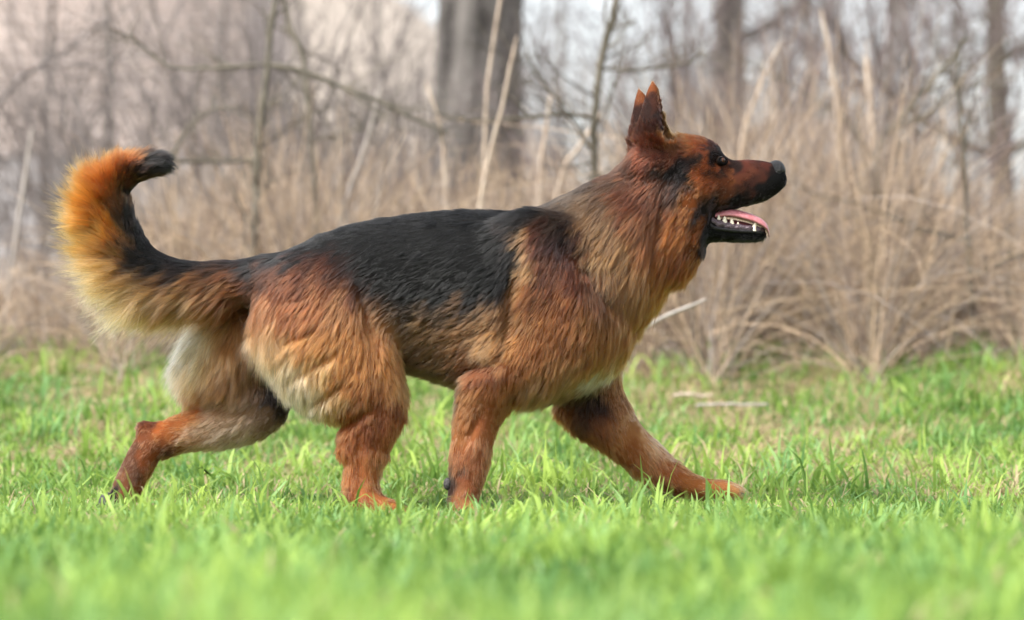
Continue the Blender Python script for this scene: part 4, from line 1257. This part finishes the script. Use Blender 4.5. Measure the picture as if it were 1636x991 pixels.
m_gum = material("gum", rough=0.28, noise=(230, 4, (0.035, 0.022, 0.028), (0.12, 0.075, 0.095), (1, 1, 1)), bump=0.5, spec=0.6)
m_tooth = material("tooth", (0.78, 0.70, 0.54), rough=0.3, spec=0.5)
m_lip = material("lip", rough=0.6, noise=(300, 3, (0.010, 0.009, 0.010), (0.02, 0.018, 0.02), (1, 1, 1)), bump=0.4, spec=0.3)
for s_ in (-1, 1):
    g = spline(np.array([(1130, 353, s_ * 25), (1150, 360, s_ * 21), (1172, 364, s_ * 17), (1195, 366, s_ * 14), (1212, 368, s_ * 9), (1219, 369, 0)], float), 24)
    V, Q = tubes([(W3(g), np.linspace(7.2, 4.6, 24) * S * (1 + 0.12 * np.sin(np.arange(24) * 1.9)))], 8)
    gum = link("gum", mesh_np("gum", V, Q), m_gum, dog)
    lp = spline(np.array([(1126, 352, s_ * 34), (1137, 364, s_ * 29), (1158, 368, s_ * 25), (1182, 370, s_ * 20), (1205, 371, s_ * 15), (1219, 373, s_ * 7), (1222, 374, 0)], float), 28)
    V, Q = tubes([(W3(lp), np.linspace(3.4, 2.4, 28) * S * (1 + 0.14 * np.sin(np.arange(28) * 2.3)))], 8)
    link("lower_lip", mesh_np("lower_lip", V, Q), m_lip, dog)

    def tooth(u, v, w, h, r, tu=0.0):
        n = 7
        t = np.linspace(0, 1, n)
        p = np.stack([u + tu * t * t, v - h * t, np.full(n, w)], -1)
        V, Q = tubes([(W3(p), r * S * (1 - t) ** 0.6 + 1e-4)], 8)
        link("tooth", mesh_np("tooth", V, Q), m_tooth, dog)
    for u, v, h, r in ((1147, 354, 10, 3.6), (1156.5, 357, 11, 4.6), (1168, 359, 9.5, 4.2), (1178, 361, 6, 2.6), (1187, 364, 4, 2.0)):
        tooth(u, v, s_ * (20 - 0.12 * (u - 1147)), h, r)
    tooth(1203, 370, s_ * 13.5, 17, 5.2, 6)
    for k, w in enumerate((4, 9.5)):
        tooth(1216 - k * 2, 370, s_ * w, 7, 2.4)
X, Q = ellipsoid((1122, 350, 0), (26, 15, 24), 24, 16)
link("mouth_lining", mesh_np("mouth_lining", W3(X), Q), m_gum, dog)
X, Q = ellipsoid((1168, 363, 0), (48, 12, 12), 24, 16, lambda X, D: X + np.stack([0 * D[:, 0], 6 * D[:, 0], 0 * D[:, 0]], -1))
link("mouth_floor", mesh_np("mouth_floor", W3(X), Q), material("mouth_floor", (0.16, 0.05, 0.055), rough=0.35), dog)

# ---- whiskers, pads and claws
_rw = np.random.default_rng(9)
wpts = []
for s_ in (-1, 1):
    for k in range(7):
        u0, v0 = _rw.uniform(1180, 1225), _rw.uniform(290, 318)
        p0 = np.array([u0, v0, s_ * 25.0])
        dr = np.array([_rw.uniform(-0.5, 0.35), _rw.uniform(0.05, 0.7), s_ * 0.8])
        L_ = _rw.uniform(18, 46)
        t = np.linspace(0, 1, 6)[:, None]
        wpts.append((W3(p0 + dr * L_ * t + np.array([-6, 7, 0]) * t ** 2), np.linspace(0.16, 0.05, 6) * 1e-3))
    for k in range(10):
        p0 = np.array([_rw.uniform(1180, 1218), 384.0, s_ * _rw.uniform(2, 14)])
        t = np.linspace(0, 1, 5)[:, None]
        wpts.append((W3(p0 + np.array([_rw.uniform(-0.2, 0.8), 0.8, s_ * 0.3]) * _rw.uniform(6, 16) * t), np.linspace(0.22, 0.07, 5) * 1e-3))
m_whisk = material("whisker", (0.012, 0.011, 0.01), rough=0.7, spec=0.1)
V, Q = tubes(wpts, 3)
link("whiskers", mesh_np("whiskers", V, Q), m_whisk, dog, kind='stuff')
m_claw = material("claw", (0.02, 0.018, 0.017), rough=0.35, spec=0.5)
m_pad = material("paw_pad", rough=0.7, noise=(250, 3, (0.025, 0.024, 0.024), (0.07, 0.065, 0.065), (1, 1, 1)), bump=0.4)
for (u, v, w0, du, dv) in ((650, 824, -68, 12, 7), (774, 824, -76, 10, 7), (1182, 792, 64, 13, 4), (150, 832, 66, -8, 6)):
    for k, dw in enumerate((-22, -8, 8, 22)):
        p = np.array([(u - abs(dw) * 0.25 * np.sign(du), v - 2, w0 + dw), (u + du * 0.6, v + dv * 0.4 - 2, w0 + dw), (u + du, v + dv, w0 + dw)], float)
        V, Q = tubes([(W3(spline(p, 6)), np.linspace(3.6, 0.6, 6) * S)], 7)
        link("claw", mesh_np("claw", V, Q), m_claw, dog)
for c, r in (((163, 806, 58), (13, 17, 24)), ((717, 770, -78), (7, 10, 9)), ((556, 818, -68), (14, 8, 20)), ((1062, 800, 64), (16, 8, 20))):
    X, Q = ellipsoid(c, r, 20, 14)
    link("pad", mesh_np("pad", W3(X), Q), m_pad, dog)
